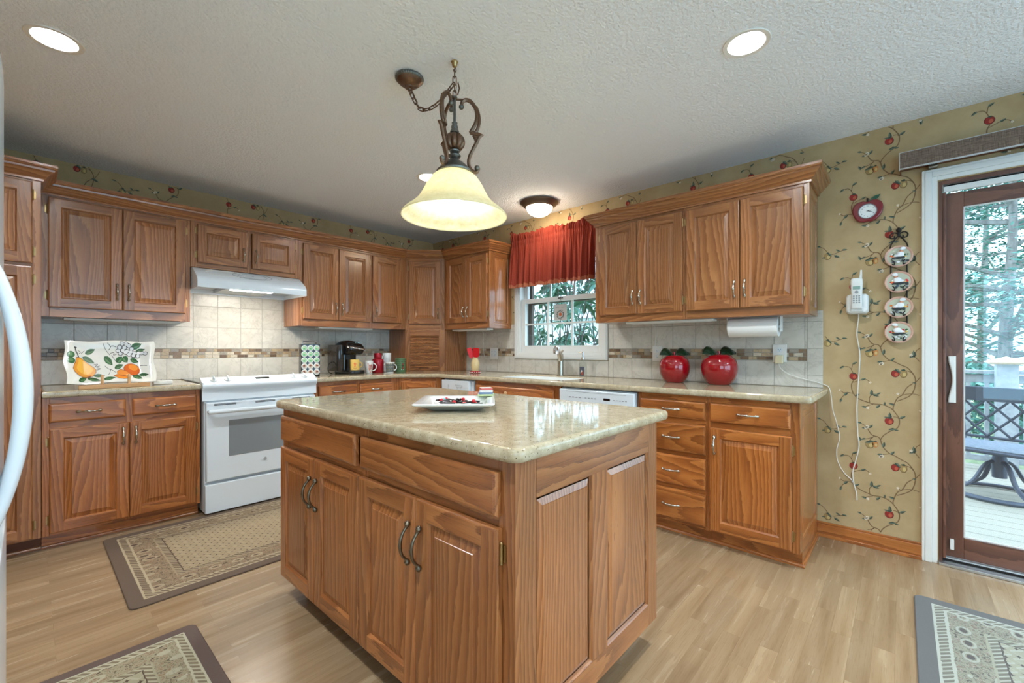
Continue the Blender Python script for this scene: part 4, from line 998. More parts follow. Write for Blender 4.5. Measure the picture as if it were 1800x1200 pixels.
def patch(m, x0, x1, v0, v1, mt, h=.0008):
    P = [onpanel(x0, v1), onpanel(x1, v1), onpanel(x1, v0), onpanel(x0, v0)]; m.face([(p[0], p[1]-.8*h, p[2]+1.3*h) for p in P], mt)
patch(m, .330, .425, .30, .62, BLACK); m.build('display', cp)
m = MB()
for kx in range(8): patch(m, .290+kx*.026, .304+kx*.026, .76, .82, GREYP)
for kx in range(3):
    patch(m, .250+kx*.022, .262+kx*.022, .45, .52, GREYP); patch(m, .455+kx*.034, .472+kx*.034, .35, .42, GREYP)
RED = mat('red_dot', L(200,60,50), 0.4)
patch(m, .104, .110, .92, .99, RED); patch(m, .640, .646, .92, .99, RED); patch(m, .225, .53, .20, .215, GREYP); m.build('touch_buttons', cp)
# oven door
DXa, DXb = .010, RW-.010
m = MB(); m.box(DXa, DXb, -.684, -.650, .235, .782, WHITE, 'x'); d = m.build('oven_door', t, bevel=.006)
for xa in (.055, .315, .575):
    for zz in (.768, .7605):
        m = MB(); m.box(xa, xa+.135, -.6862, -.6845, zz, zz+.0035, DARK); m.build('vent_slot', d, smooth=False)
OWIN = mat('oven_glass', L(132,140,146), 0.07, coat=0.6)
m = MB(); m.box(.145, RW-.145, -.6858, -.6842, .395, .650, OWIN); m.build('window', d, bevel=.002)
m = MB(); m.tube([(.018, -.722, .722), (.03, -.726, .722), (RW-.03, -.726, .722), (RW-.018, -.722, .722)], .0165, WHITE, 14)
for x in (.026, RW-.026): m.tube([(x, -.685, .722), (x, -.718, .722)], .013, WHITE, 10)
m.build('handle', d)
# round monogram badge
m = MB(); bx, bz = .381, .335; m.lathe([(.0105, -.0002), (.0105, -.0022), (.0001, -.0022)], GREYP, (bx, -.6842, bz), 28, 'y')
m.tube([(bx+.0092*math.cos(a/16*2*PI), -.6866, bz+.0092*math.sin(a/16*2*PI)) for a in range(16)], .0006, WHITE2, 5, closed=True)
bd = m.build('badge', d)
MW = Matrix.Translation((bx, -.6868, bz)) @ Matrix.Rotation(PI/2, 4, 'X'); text('badge_letters', 'GE', .011, WHITE2, MW, d)
m = MB(); m.box(DXa-.006, DXb+.006, -.686, -.650, .018, .214, WHITE, 'x'); m.build('storage_drawer', t, bevel=.004)
# hood
t = thing('range_hood', 'white under-cabinet range hood with its lamp lit above the range', 'range hood', (-2.4815, 0, 1.60)); HW = .765
m = MB()
PR = [(-.012, .162), (-.325, .162), (-.352, .158), (-.470, .085), (-.492, .062), (-.498, .045), (-.500, .002), (-.496, .002), (-.494, .035), (-.012, .035)]
G = m.G('x'); m.grid([[(x, y, z) for y, z in PR] for x in (0, HW)], WHITE, cap0=True, cap1=True)
m.box(0, .004, -.494, -.012, 0.0005, .036, WHITE); m.box(HW-.004, HW, -.494, -.012, .0005, .036, WHITE); m.box(.004, HW-.004, -.020, -.012, .0005, .036, WHITE)
h_ = m.build('body', t, bevel=.0015)
def onhood(x, v): return (x, -.352-.118*v, .158-.073*v)
hr = Matrix.Rotation(math.atan2(.073, .118), 4, 'X')
for cx, rx, ry, nm in ((.200, .130, .046, 'embossed_ellipse'), (.385, .140, .052, 'embossed_ellipse')):
    m = MB(); m.M = Matrix.Translation(onhood(cx, .42)) @ hr
    m.tube([(rx*math.cos(a/48*2*PI), ry*math.sin(a/48*2*PI), .0004) for a in range(48)], .0022, GREYP if nm and cx > .3 else WHITE2, 5, closed=True)
    if cx > .3:
        m.tube([(.105*math.cos(a/48*2*PI), .040*math.sin(a/48*2*PI), .0004) for a in range(48)], .0020, GREYP, 5, closed=True)
        m.face([(.010*math.cos(a/12*2*PI), .005*math.sin(a/12*2*PI), .0012) for a in range(12)], GREYP)
    m.build(nm, h_)
for x in (.585, .625):
    m = MB(); m.M = Matrix.Translation(onhood(x, .42)) @ hr
    m.tube([(.010*math.cos(a/16*2*PI), .008*math.sin(a/16*2*PI), .0004) for a in range(16)], .0009, GREYP, 5, closed=True); m.box(-.003, .003, -.005, .005, 0, .004, WHITE2); m.build('switch', h_, bevel=.001)
m = MB(); m.box(.20, .54, -.44, -.06, .010, .0345, ALU); m.build('filter', t, bevel=.002)
m = MB(); m.box(.225, .515, -.478, -.400, .0055, .030, EM_HOOD); m.build('lamp_lens', t, bevel=.004)
# ---------------------------------------------------------------- dishwasher, compactor (front faces -x)
t = thing('dishwasher', 'white dishwasher under the counter between sink cabinet and drawer stack', 'dishwasher', (-.61, -2.339, 0), -PI/2); W = .606
m = MB(); m.box(.004, W-.004, .0, .58, .09, .868, WHITE); m.box(.02, W-.02, .06, .5, 0, .09, DARK); m.build('body', t, bevel=.002)
m = MB(); m.box(.003, W-.003, -.024, -.001, .10, .728, WHITE); m.build('door', t, bevel=.004)
m = MB(); m.box(.003, W-.003, -.034, -.001, .733, .862, WHITE); cpn = m.build('control_panel', t, bevel=.006)
m = MB(); m.box(.06, W-.06, -.0352, -.0342, .845, .847, GREYP); m.box(.375, .425, -.0352, -.0342, .800, .815, BLACK)
for kx in range(4): m.box(.09+kx*.028, .108+kx*.028, -.0352, -.0342, .803, .810, GREYP); m.box(.225+kx*.026, .240+kx*.026, -.0352, -.0342, .803, .810, GREYP)
for kx in range(5): m.box(.45+kx*.022, .462+kx*.022, -.0352, -.0342, .804, .809, GREYP)
m.build('buttons', cpn, smooth=False)
t = thing('trash_compactor', 'narrow white trash compactor with line symbols left of the sink cabinet', 'trash compactor', (-.61, -.962, 0), -PI/2); W = .43
m = MB(); m.box(.004, W-.004, .0, .56, .09, .868, WHITE); m.box(.02, W-.02, .06, .5, 0, .09, DARK); m.build('body', t, bevel=.002)
m = MB(); m.box(.003, W-.040, -.045, -.001, .10, .735, WHITE); m.build('drawer', t, bevel=.003)
m = MB(); m.box(.003, W-.040, -.036, -.001, .742, .862, WHITE); m.box(W-.036, W-.004, -.012, -.001, .10, .862, WHITE); cpn = m.build('control_panel', t, bevel=.003)
m = MB()
y = -.0372
for P in ([(.105, .800), (.100, .808), (.104, .818), (.112, .816), (.112, .806), (.106, .798), (.100, .790), (.096, .780), (.106, .776), (.114, .784), (.112, .793)], [(.20, .824), (.212, .816), (.222, .800), (.27, .800), (.29, .806), (.295, .818), (.21, .822)], [(.235, .80), (.228, .786)], [(.28, .801), (.286, .788)]):
    m.tube(smoothpath([(a, y, b) for a, b in P], 3), .0012, GREYP, 5)
for a, b, c_ in ((.215, .235, .776), (.25, .262, .776), (.27, .284, .776), (.02, .05, .775)): m.box(a, b, y, y+.001, c_, c_+.004, GREYP)
m.build('symbols', cpn)
# ---------------------------------------------------------------- refrigerator
t = thing('refrigerator', 'white refrigerator with bowed door handle at the left edge', 'refrigerator', (-4.13, -3.395, 0))
m = MB(); m.box(.02, .755, .012, .888, .02, 1.775, WHITE); m.box(.05, .74, .05, .86, 0, .02, DARK); m.build('body', t, bevel=.006)
fx = -3.330+4.13
def fdoor(y0, y1, z0, z1, nm):
    m = MB(); rows = []
    for i in range(13):
        u = i/12; y_ = y0+(y1-y0)*u; bul = .012*(1-(2*u-1)**2)**.5 if 0 < u < 1 else 0
        rows.append([(.76, y_, z0), (fx-.012+bul, y_, z0), (fx-.010+bul, y_, z0+.006), (fx-.010+bul, y_, z1-.006), (fx-.012+bul, y_, z1), (.76, y_, z1)])
    m.grid(rows, WHITE, cap0=True, cap1=True); return m.build(nm, t, bevel=.002)
fd = fdoor(.455, .890, .785, 1.790, 'door'); fd2 = fdoor(.012, .450, .785, 1.790, 'door'); fx += .006; fd3 = fdoor(.012, .890, .06, .775, 'freezer_drawer'); fx -= .006
for d_, yy in ((fd, .590), (fd2, .40)):
    m = MB(); P = []
    n = 20
    for i in range(n+1):
        u = i/n; P.append((fx-.008+.042*math.sin(PI*u)**.8, yy, .820+u*.505))
    m.tube(P, [.011+.006*math.sin(PI*i/n) for i in range(n+1)], WHITE, 12, up=(0, 1, 0), flat=.8); m.build('handle', d_)
m = MB(); m.box(.70, fx-.03, .80, .87, 1.791, 1.803, WHITE2); m.build('hinge_cap', t, bevel=.003)
# ---------------------------------------------------------------- sink, faucet, soap
ZC = .9145
t = thing('sink', 'white undermount sink below the window', 'sink', (0, 0, 0))
m = MB(); zt = .8755
zt = .905; o1 = rrect(SK[0]+.0015, SK[1]-.0015, SK[2]+.0015, SK[3]-.0015, .09); o2 = rrect(SK[0]+.007, SK[1]-.007, SK[2]+.007, SK[3]-.007, .085)
o3 = rrect(SK[0]+.012, SK[1]-.012, SK[2]+.012, SK[3]-.012, .085); o4 = rrect(SK[0]+.06, SK[1]-.06, SK[2]+.06, SK[3]-.06, .06)
m.grid([[(x, y, zt) for x, y in o1], [(x, y, zt) for x, y in o2], [(x, y, zt-.02) for x, y in o2], [(x, y, zt-.16) for x, y in o3], [(x, y, zt-.185) for x, y in o4]], CERAM, cap1=True)
m.grid([[(x, y, zt-.0001) for x, y in o1], [(x, y, zt-.02) for x, y in o1], [(x, y, zt-.19) for x, y in o3]], CERAM, cap1=True)
m.build('basin', t)
m = MB(); m.lathe([(.04, zt-.1845), (.038, zt-.182), (.02, zt-.1835), (.0001, zt-.1835)], STEEL, ((SK[0]+SK[1])/2, (SK[2]+SK[3])/2, 0), 24); m.build('drain', t)
t = thing('faucet', 'brushed nickel pull-out faucet behind the sink', 'faucet', (-.085, -1.955, ZC))
m = MB(); m.lathe([(.034, 0), (.034, .004), (.028, .008), (.027, .04), (.0265, .10), (.026, .15), (.0255, .180), (.022, .195), (.0001, .2)], STEEL, n=28); m.build('body', t)
m = MB(); m.tube(smoothpath([(-.002, 0, .13), (-.028, -.010, .172), (-.058, -.020, .208), (-.085, -.028, .232)], 5), [.022, .022, .021, .021, .020, .020, .020, .020, .020, .020, .020, .020, .021, .022, .022, .022], STEEL, 20); m.build('spout', t)
m = MB(); m.tube([(-.080, -.026, .228), (-.096, -.031, .238), (-.112, -.036, .242), (-.120, -.039, .232), (-.124, -.040, .212), (-.124, -.040, .196)], [.0235, .025, .026, .026, .025, .024], CHROME, 20); m.build('spray_head', t)
m = MB(); m.tube(smoothpath([(.0, .0, .190), (.012, -.003, .212), (.026, -.006, .226)], 4), [.012, .011, .010, .009, .009, .008, .008, .009, .010], STEEL, 12); m.build('lever', t)
CLEAR = bpy.data.materials.new('clear_glass'); CLEAR.use_nodes = True; kk = N(CLEAR)
tr_ = kk.n('ShaderNodeBsdfTransparent'); tr_.inputs[0].default_value = (.93, .95, .94, 1); gl_ = kk.n('ShaderNodeBsdfGlossy'); gl_.inputs['Roughness'].default_value = .03
lw_ = kk.n('ShaderNodeLayerWeight'); lw_.inputs['Blend'].default_value = .5; mx_ = kk.n('ShaderNodeMixShader'); kk.l(kk.math('ADD', kk.math('MULTIPLY', kk.math('POWER', lw_.outputs['Facing'], 4.0), .8), .07), mx_.inputs[0]); kk.l(tr_.outputs[0], mx_.inputs[1]); kk.l(gl_.outputs[0], mx_.inputs[2]); kk.l(mx_.outputs[0], kk.t.nodes['Material Output'].inputs[0])
t = thing('soap_dispenser', 'clear glass pump soap dispenser right of the faucet', 'soap dispenser', (-.10, -2.200, ZC), math.radians(12))
m = MB(); rows = []
for wd, z in ((.030, 0), (.032, .004), (.032, .095), (.028, .115), (.016, .132), (.013, .140), (.013, .152)):
    rows.append([(x, y, z) for x, y in rrect(-wd*.75, wd*.75, -wd, wd, wd*.35, 3)])
m.grid(rows, CLEAR, cap0=True, cap1=True); b = m.build('bottle', t)
m = MB(); m.box(-.0242, -.0248, -.021, .021, .012, .088, mat('soap_label', L(70,72,84), .5)); LB = mat('label_fig', L(150,70,50), .5)
m.face([(-.0250, -.012, .016), (-.0250, .010, .020), (-.0250, .004, .045), (-.0250, -.010, .05)], LB); m.face([(-.0250, .014, .03), (-.0250, .004, .062), (-.0250, -.004, .05)], WHITE2); m.build('label', b)
m = MB(); m.lathe([(.0155, .150), (.0155, .168), (.008, .170), (.0055, .172), (.0055, .205), (.010, .207), (.010, .213), (.0001, .214)], CHROME, n=20); m.tube([(0, 0, .209), (-.012, .016, .209), (-.026, .034, .206)], .004, CHROME, 8); m.build('pump', t)
# ---------------------------------------------------------------- utensil crock
BEIGE = enamel('bottle_cream', L(214,190,140), .25, .4); REDP = mat('red_silicone', L(200,22,30), .35); REDC = mat('red_fabric', L(150,26,30), .8)
t = thing('utensil_holder', 'cream bottle-shaped utensil holder with a red base ruffle holding spatulas', 'utensil holder', (-.345, -1.112, ZC))
m = MB(); m.lathe([(.030, 0), (.034, .02), (.040, .055), (.042, .085), (.038, .115), (.030, .138), (.028, .150), (.031, .156), (.027, .156), (.025, .145), (.0001, .14)], BEIGE, n=28); m.build('body', t)
m = MB(); rows = []
for r, z in ((.036, .004), (.050, .002), (.052, .012), (.047, .022), (.033, .024)): rows.append([((r+.003*math.cos(18*2*PI*j/72))*math.cos(2*PI*j/72), (r+.003*math.cos(18*2*PI*j/72))*math.sin(2*PI*j/72), z) for j in range(72)])
m.grid(rows, REDC, cap1=True)
for j in range(18):
    a = 2*PI*j/18; m.ball((.0535*math.cos(a), .0535*math.sin(a), .011), .0045, WHITE2, 8, k=6)
m.build('ruffle', t)
def spatula(loc, lean, wd, ht, col, label):
    s_ = thing('spatula', label, 'spatula', loc, 0, 'red spatulas in the holder'); s_.rotation_euler = lean
    m = MB(); m.tube([(0, 0, 0), (0, 0, .14)], .004, CLEAR if col else PINE, 8); m.build('handle', s_)
    m = MB(); rows = []
    for z, w_ in ((.135, .010), (.145, wd*.42), (.16, wd*.5), (.13+ht*.9, wd*.5), (.13+ht, wd*.40)):
        rows.append([(-.005, -w_, z), (.005, -w_, z), (.005, w_, z), (-.005, w_, z)])
    m.grid(rows, REDP, cap0=True, cap1=True); m.build('blade', s_, bevel=.0015)
spatula((-.350, -1.116, ZC+.145-.125), (math.radians(5), math.radians(-3), .3), .070, .100, 1, 'broad red spatula in the utensil holder')
spatula((-.335, -1.112, ZC+.145-.125), (math.radians(-17), 0, .9), .048, .110, 0, 'darker narrow red spatula leaning left in the utensil holder')
# ---------------------------------------------------------------- pod rack and pods
RKX, RKY = -1.624, -.335
t = thing('pod_rack', 'black revolving coffee pod rack on the counter right of the range', 'pod rack', (RKX, RKY, ZC))
m = MB(); m.lathe([(.084, 0), (.084, .006), (.080, .010), (.0001, .010)], BLACK, n=40); m.build('base', t)
RZ = math.radians(-8)
def rk(m): m.M = Matrix.Rotation(RZ, 4, 'Z'); return m
m = rk(MB()); m.box(-.078, .078, -.040, .040, .010, .285, BLACK); m.build('tower', t, bevel=.006)
m = rk(MB()); m.tube(smoothpath([(-.060, 0, .282), (-.055, 0, .302), (-.04, 0, .308), (.04, 0, .308), (.055, 0, .302), (.060, 0, .282)], 4), .006, CHROME, 8); m.build('handle', t)
GRN = mat('pod_green', L(150,206,160), .5); GRN2 = mat('pod_green_dark', L(70,150,100), .5); BRN = mat('pod_brown', L(120,64,48), .5); CRE = mat('pod_cream', L(214,196,176), .5)
def pod(kd):
    o = MB(); o.lathe([(.018, .018), (.021, .001), (.0255, 0), (.0255, -.002), (.0235, -.003), (.0001, -.003)], WHITE2, n=24, axis='y')
    return o
def podlid(kd, rr):
    m = MB(); d = lambda cx, cz, rx, rz, mt, h: m.face([(cx+rx*math.cos(a/18*2*PI), -.003-h, cz+rz*math.sin(a/18*2*PI)) for a in range(18)], mt)
    if kd == 'g':
        d(0, 0, .0185, .0185, GRN, .0003); d(.004*rr, .005, .010, .004, CRE, .0006); d(-.003, -.006, .008, .003, GRN2, .0006)
    else:
        d(0, 0, .0185, .0185, CRE, .0003); d(.003*rr, .002, .011, .006, BRN, .0006); d(-.004, -.009, .007, .004, GREYP, .0006); d(-.004, .010, .007, .003, REDC, .0007)
    return m
rown = ['top', 'second', 'third', 'fourth', 'bottom']; coln = ['left', 'middle', 'right']
for r in range(5):
    for c_ in range(3):
        lx, lz = -.0505+.0505*c_, .247-.0525*r
        kd = 'g' if r < 3 else 'b'
        wx = RKX+lx*math.cos(RZ)+.0405*math.sin(RZ)*1; wy = RKY+lx*math.sin(RZ)-.0445*math.cos(RZ)
        p = thing('coffee_pod', '%s coffee pod in the %s row of the rack, %s column' % ('green-lidded' if kd == 'g' else 'brown-lidded', rown[r], coln[c_]), 'coffee pod', (wx-.003, wy+.001, ZC+lz), RZ, 'coffee pods in the rack')
        pod(kd).build('cup', p); podlid(kd, random.choice((-1, 1))).build('lid', p)
# ---------------------------------------------------------------- coffee maker
KX, KY = -1.222, -.24
t = thing('coffee_maker', 'black single-serve coffee maker with silver lid handle', 'coffee maker', (KX, KY, ZC), math.radians(8))
m = MB()
def krect(x0, x1, y0, y1, z, r=.04): return [(x, y, z) for x, y in rrect(x0, x1, y0, y1, r, 5)]
m.grid([krect(-.066, .100, -.150, .13, 0), krect(-.068, .102, -.152, .13, .005), krect(-.068, .102, -.152, .13, .028), krect(-.066, .100, -.150, .13, .033)], BLACK, cap0=True, cap1=True)
m.grid([krect(-.068, .104, -.02, .13, .030), krect(-.068, .104, -.02, .13, .19)], BLACK, cap0=True, cap1=True)
rows = []
for z, y0, x1, r in ((.185, -.100, .106, .04), (.20, -.125, .110, .045), (.235, -.140, .112, .05), (.262, -.138, .110, .05), (.288, -.115, .096, .045), (.308, -.070, .070, .04), (.320, -.020, .045, .03), (.324, 0, .03, .02)):
    rows.append(krect(-x1+.034 if z < .27 else -x1+.03, x1, y0, .13-(.0 if z < .28 else (z-.28)*1.2), z, r))
m.grid(rows, BLACK, cap0=True, cap1=True)
m.build('body', t)
TANKM = mat('smoke_tank', L(44,40,38), .05, coat=.5)
m = MB(); m.grid([krect(-.138, -.070, -.06, .12, .03, .03), krect(-.146, -.070, -.065, .12, .06, .03), krect(-.146, -.070, -.065, .12, .24, .03), krect(-.140, -.070, -.06, .115, .275, .03)], TANKM, cap0=True, cap1=True); m.build('water_tank', t)
m = MB(); m.box(-.058, .092, -.150, -.03, .033, .037, STEEL); m.build('drip_tray', t, bevel=.001)
m = MB(); m.tube(smoothpath([(-.060, -.125, .258), (-.03, -.150, .250), (.03, -.160, .243), (.085, -.145, .238), (.104, -.120, .240)], 4), [.008]+[.010]*15+[.008], CHROME, 10, flat=.6); m.build('lid_handle', t)
m = MB(); m.face([(.02, -.118, .2835), (.075, -.112, .2835), (.068, -.085, .300), (.022, -.09, .300)], mat('lcd', L(150,200,205), .3, emit=(.5, .85, .9, 1), es=.5)); m.build('display', t)
m = MB(); m.tube([(-.150+.045*math.cos(a), .02, .060+.055*math.sin(a)) for a in [PI*.5+PI*i/14 for i in range(15)]], .0035, BLACK, 8); m.build('cord', t)
# ---------------------------------------------------------------- mugs
def mug(label, loc, rz, r0, r1, h, outer, group='mugs beside the coffee maker', hs=1.0, hm=None, dec=None, hang=0.0):
    t = thing('mug', label, 'mug', loc, rz, group)
    m = MB(); m.lathe([(r0*.86, 0), (r0, .004), ((r0+r1)/2, h*.5), (r1, h-.002), (r1-.0015, h), (r1-.004, h-.002), (r0-.003, .008), (.0001, .007)], outer, n=32); b = m.build('body', t)
    m = MB(); rr = h*.30*hs
    m.tube([(r0*.5+r1*.5-.002+rr*1.0*math.sin(a), 0, h*.5+rr*math.cos(a)) for a in [PI*i/14 for i in range(15)]], .0048, hm or outer, 8, up=(0, 1, 0)); m.build('handle', t)
    if dec: dec(t, r0, r1, h)
    return t
def wrapm(pts, r0, r1, h, a0, mt, m, off=.0006):
    """pts (u metres, v metres) wrapped around the cup, a0 = centre angle"""
    out = []
    for u, v in pts:
        r = r0+(r1-r0)*(v/h)+off; a = a0+u/r; out.append((r*math.cos(a), r*math.sin(a), v))
    m.face(out, mt)
YEL = enamel('mug_yellow', L(232,196,104), .2, .4); ORG = mat('print_orange', L(224,96,34), .5); ORD = mat('print_rust', L(170,56,20), .5)
def lion(t, r0, r1, h):
    m = MB(); a0 = -PI/2-.15
    P = lambda pts, mt=ORG: wrapm(pts, r0, r1, h, a0, mt, m)
    P([(-.014, .030), (.014, .030), (.016, .048), (.016, .075), (-.016, .075), (-.016, .048)], mat('mug_yellow_deep', L(226,180,80), .3))
    off = .0012
    for pts in ([(-.004, .038), (.003, .036), (.006, .052), (.002, .066), (-.005, .062)], [(-.006, .062), (.004, .064), (.002, .073), (-.007, .072)], [(.003, .058), (.013, .064), (.012, .068), (.002, .063)], [(-.004, .054), (-.013, .060), (-.012, .064), (-.003, .058)], [(-.004, .040), (-.012, .032), (-.009, .031), (.0, .038)], [(.003, .040), (.011, .033), (.008, .031), (.0, .037)], [(.005, .046), (.012, .050), (.014, .060), (.011, .059), (.009, .052)]): wrapm(pts, r0, r1, h, a0, ORG, m, off)
    for kx in range(7):
        u = -.015+.005*kx; v = .024-.006*math.cos((kx-3)/3*1.2); wrapm([(u-.0022, v-.002), (u+.0022, v-.002), (u+.0022, v+.002), (u-.0022, v+.002)], r0, r1, h, a0, ORD, m, off)
    m.build('lion_crest', t)
mug('yellow mug with a red rampant lion crest in front of the coffee maker', (KX-.004+.02, KY-.118, ZC+.0375), math.radians(-20), .0415, .0425, .100, YEL, hs=.85, dec=lion)
def cowm(t, r0, r1, h):
    m = MB(); a0 = -PI/2+.25
    for pts, mt in (([(-.022, .085), (.014, .092), (.024, .070), (.022, .040), (.012, .010), (.0, .006), (-.006, .030), (-.016, .045)], ORG), ([(-.030, .098), (-.020, .086), (-.010, .092), (-.018, .094)], ORD), ([(-.010, .030), (.004, .034), (.002, .058), (-.012, .056)], CRE)): wrapm(pts, r0, r1, h, a0, mt, m)
    for kx in range(6): wrapm([(-.014+.006*kx, .085), (-.010+.006*kx, .085), (-.006+.005*kx, .030+.004*kx), (-.008+.005*kx, .030)], r0, r1, h, a0, ORD, m, .0012)
    m.build('animal_print', t)
mug('tall white tapered mug with an orange long-haired animal picture', (-1.045, -.330, ZC), math.radians(-25), .030, .043, .122, CERAM, hs=1.0, dec=cowm)
# red insulated bottle
REDM = mat('red_bottle', L(170,22,40), .25, .3, coat=.3)
t = thing('insulated_bottle', 'red insulated bottle behind the plaid mug', 'bottle', (-.928, -.300, ZC))
m = MB(); m.lathe([(.052, 0), (.056, .005), (.057, .12), (.054, .132), (.040, .142), (.0365, .146), (.0001, .146)], REDM, n=36); m.build('body', t)
m = MB(); m.lathe([(.0375, .147), (.039, .150), (.039, .192), (.036, .197), (.0001, .199)], REDM, n=32); m.build('cap', t)
PL1 = mat('plaid_green', L(60,84,70), .5); PL2 = mat('plaid_navy', L(36,40,58), .5)
def plaid(t, r0, r1, h):
    m = MB()
    for i in range(22):
        u = -.062+.0056*i
        for j in range(9):
            v = .010+.0095*j; mt = (PL1, PL2)[(i//2+j//2) % 2]
            if i % 4 == 3 and j % 3 == 2: mt = YEL
            wrapm([(u, v), (u+.0046, v), (u+.0046, v+.0085), (u, v+.0085)], r0, r1, h, -PI/2, mt, m)
    m.build('plaid_band', t)
mug('small white mug with a dark plaid band in front of the red bottle', (-.868, -.425, ZC), math.radians(-15), .036, .047, .106, CERAM, hs=.9, dec=plaid)
def floral(t, r0, r1, h):
    m = MB(); random.seed(5)
    for i in range(26):
        u = random.uniform(-.06, .06); v = random.uniform(.02, h-.02); s_ = random.uniform(.004, .009); mt = random.choice((REDC, PL1, PL2, GREYP, REDC))
        wrapm([(u+s_*math.cos(a/6*2*PI), v+s_*math.sin(a/6*2*PI)) for a in range(6)], r0, r1, h, -PI/2, mt, m, .0005+.00005*i)
    m.build('print', t)
mug('patterned mug standing at the bottom of the stack of two', (-.782, -.232, ZC), math.radians(200), .040, .043, .098, CERAM, 'stacked patterned mugs', dec=floral)
mug('patterned mug standing on top of another mug', (-.782, -.232, ZC+.0985), math.radians(200), .040, .044, .098, CERAM, 'stacked patterned mugs', dec=floral)
# green diamond tumbler
GT1 = mat('tin_green', L(92,124,84), .5); GT2 = mat('tin_green_dark', L(60,92,62), .5)
t = thing('canister', 'green diamond-patterned canister in front of the appliance garage side', 'canister', (-.728, -.400, ZC))
m = MB(); m.lathe([(.050, 0), (.053, .003), (.053, .140), (.0525, .143), (.050, .143), (.049, .01), (.0001, .01)], GT1, n=36); b = m.build('body', t)
m = MB()
for i in range(14):
    for j in range(7):
        u = -.075+.0115*i+(.00575 if j % 2 else 0); v = .016+.0185*j; wrapm([(u-.005, v), (u, v-.008), (u+.005, v), (u, v+.008)], .053, .053, .143, -PI/2-.2, GT2, m, .0005)
wrapm([(-.004, .030), (.016, .030), (.012, .048), (.014, .085), (.008, .098), (.002, .085), (.003, .048)], .053, .053, .143, -PI/2-.3, REDC, m, .0010)
wrapm([(-.010, .026), (.020, .026), (.016, .036), (-.004, .036)], .053, .053, .143, -PI/2-.3, WHITE2, m, .0012); wrapm([(.003, .060), (.012, .058), (.013, .072), (.004, .074)], .053, .053, .143, -PI/2-.3, DARK, m, .0014)
m.build('print', t)
# ---------------------------------------------------------------- apple jars
APR = enamel('apple_glaze', L(146,8,22), .07, .8); APG = enamel('leaf_glaze', L(14,44,28), .12, .6)
def apple(label, x, y, R, Hh, rz):
    t = thing('apple_jar', label, 'cookie jar', (x, y, ZC), rz, 'red ceramic apple jars')
    P = [(R*.52, 0), (R*.60, .004), (R*.80, Hh*.16), (R*.95, Hh*.35), (R, Hh*.54), (R*.97, Hh*.70), (R*.86, Hh*.84), (R*.70, Hh*.92)]
    m = MB(); m.lathe([(a, b) for a, b, _ in smoothpath([(a, b, 0) for a, b in P], 4)]+[(R*.69, Hh*.925), (.0001, Hh*.925)], APR, n=56); m.build('jar', t)
    P = [(R*.70, Hh*.927), (R*.62, Hh*.965), (R*.48, Hh*.995), (R*.30, Hh*.99), (R*.12, Hh*.955), (.0001, Hh*.94)]
    m = MB(); m.lathe([(a, b) for a, b, _ in smoothpath([(a, b, 0) for a, b in P], 3)], APR, n=56)
    ld = m.build('lid', t)
    m = MB(); m.tube([(0, 0, Hh*.94), (0, .002, Hh*1.03), (.002, .004, Hh*1.10)], [.007, .008, .011], APR, 12); m.build('stem', ld)
    for sg in (-1, 1):
        m = MB(); rows = []; n = 10; Ln = R*.92
        for i in range(n+1):
            u = i/n; w_ = R*.34*math.sin(PI*min(1, u*.92+.06))**.8+.001; x_ = sg*(.006+u*Ln); z_ = Hh*(1.0+.16*math.sin(u*PI*.75)) - u*u*.018
            rows.append([(-w_, x_, z_-.75*w_), (-.25*w_-.004, x_, z_+.008), (w_, x_, z_+.75*w_), (.006, x_, z_-.008)])
        m.grid(rows, APG, cap0=True, cap1=True); m.build('leaf', ld)
    return t
apple('smaller red ceramic apple jar with green leaves, left of the two', -.165, -3.018, .106, .196, math.radians(35))
apple('larger red ceramic apple jar with green leaves under the paper towel', -.150, -3.318, .116, .204, math.radians(42))
# ---------------------------------------------------------------- platter on stand
PLM = enamel('platter_glaze', L(238,236,226), .12, .5)
t = thing('platter', 'white wavy-edged platter painted with pear, grapes and oranges', 'platter', (-2.935, -.566, ZC+.026)); t.rotation_euler = (math.radians(-27), 0, math.radians(-1.5))
PW, PH = .210, .292
def plat(u, v):
    """u across -1..1, v up 0..1 -> local point (front faces -y)"""
    x = u*PW+.006*math.sin(v*9)*abs(u)**3 - (.012*(v-.5) if u < 0 else .012*(v-.5)*-.3)*abs(u); z = v*PH+.005*math.sin(u*5+1)*abs(2*v-1)**3
    e = max(abs(u), abs(2*v-1)); k_ = max(0, (e-.62)/.38); y = -.022*min(1, k_*1.4)**1.3 + .003*math.sin(7*u+4*v)*k_
    return (x, y+.010, z)
m = MB(); nu, nv = 40, 24
fr = [[plat(-1+2*i/nu, j/nv) for i in range(nu+1)] for j in range(nv+1)]
m.grid(fr, PLM, wrap=False); m.grid([[(p[0], p[1]+.006, p[2]) for p in r] for r in fr], PLM, wrap=False)
rim = fr[0]+[r[-1] for r in fr[1:]]+fr[-1][::-1][1:]+[r[0] for r in fr[::-1][1:-1]]
m.grid([rim, [(p[0], p[1]+.006, p[2]) for p in rim]], GREYP); m.build('dish', t)
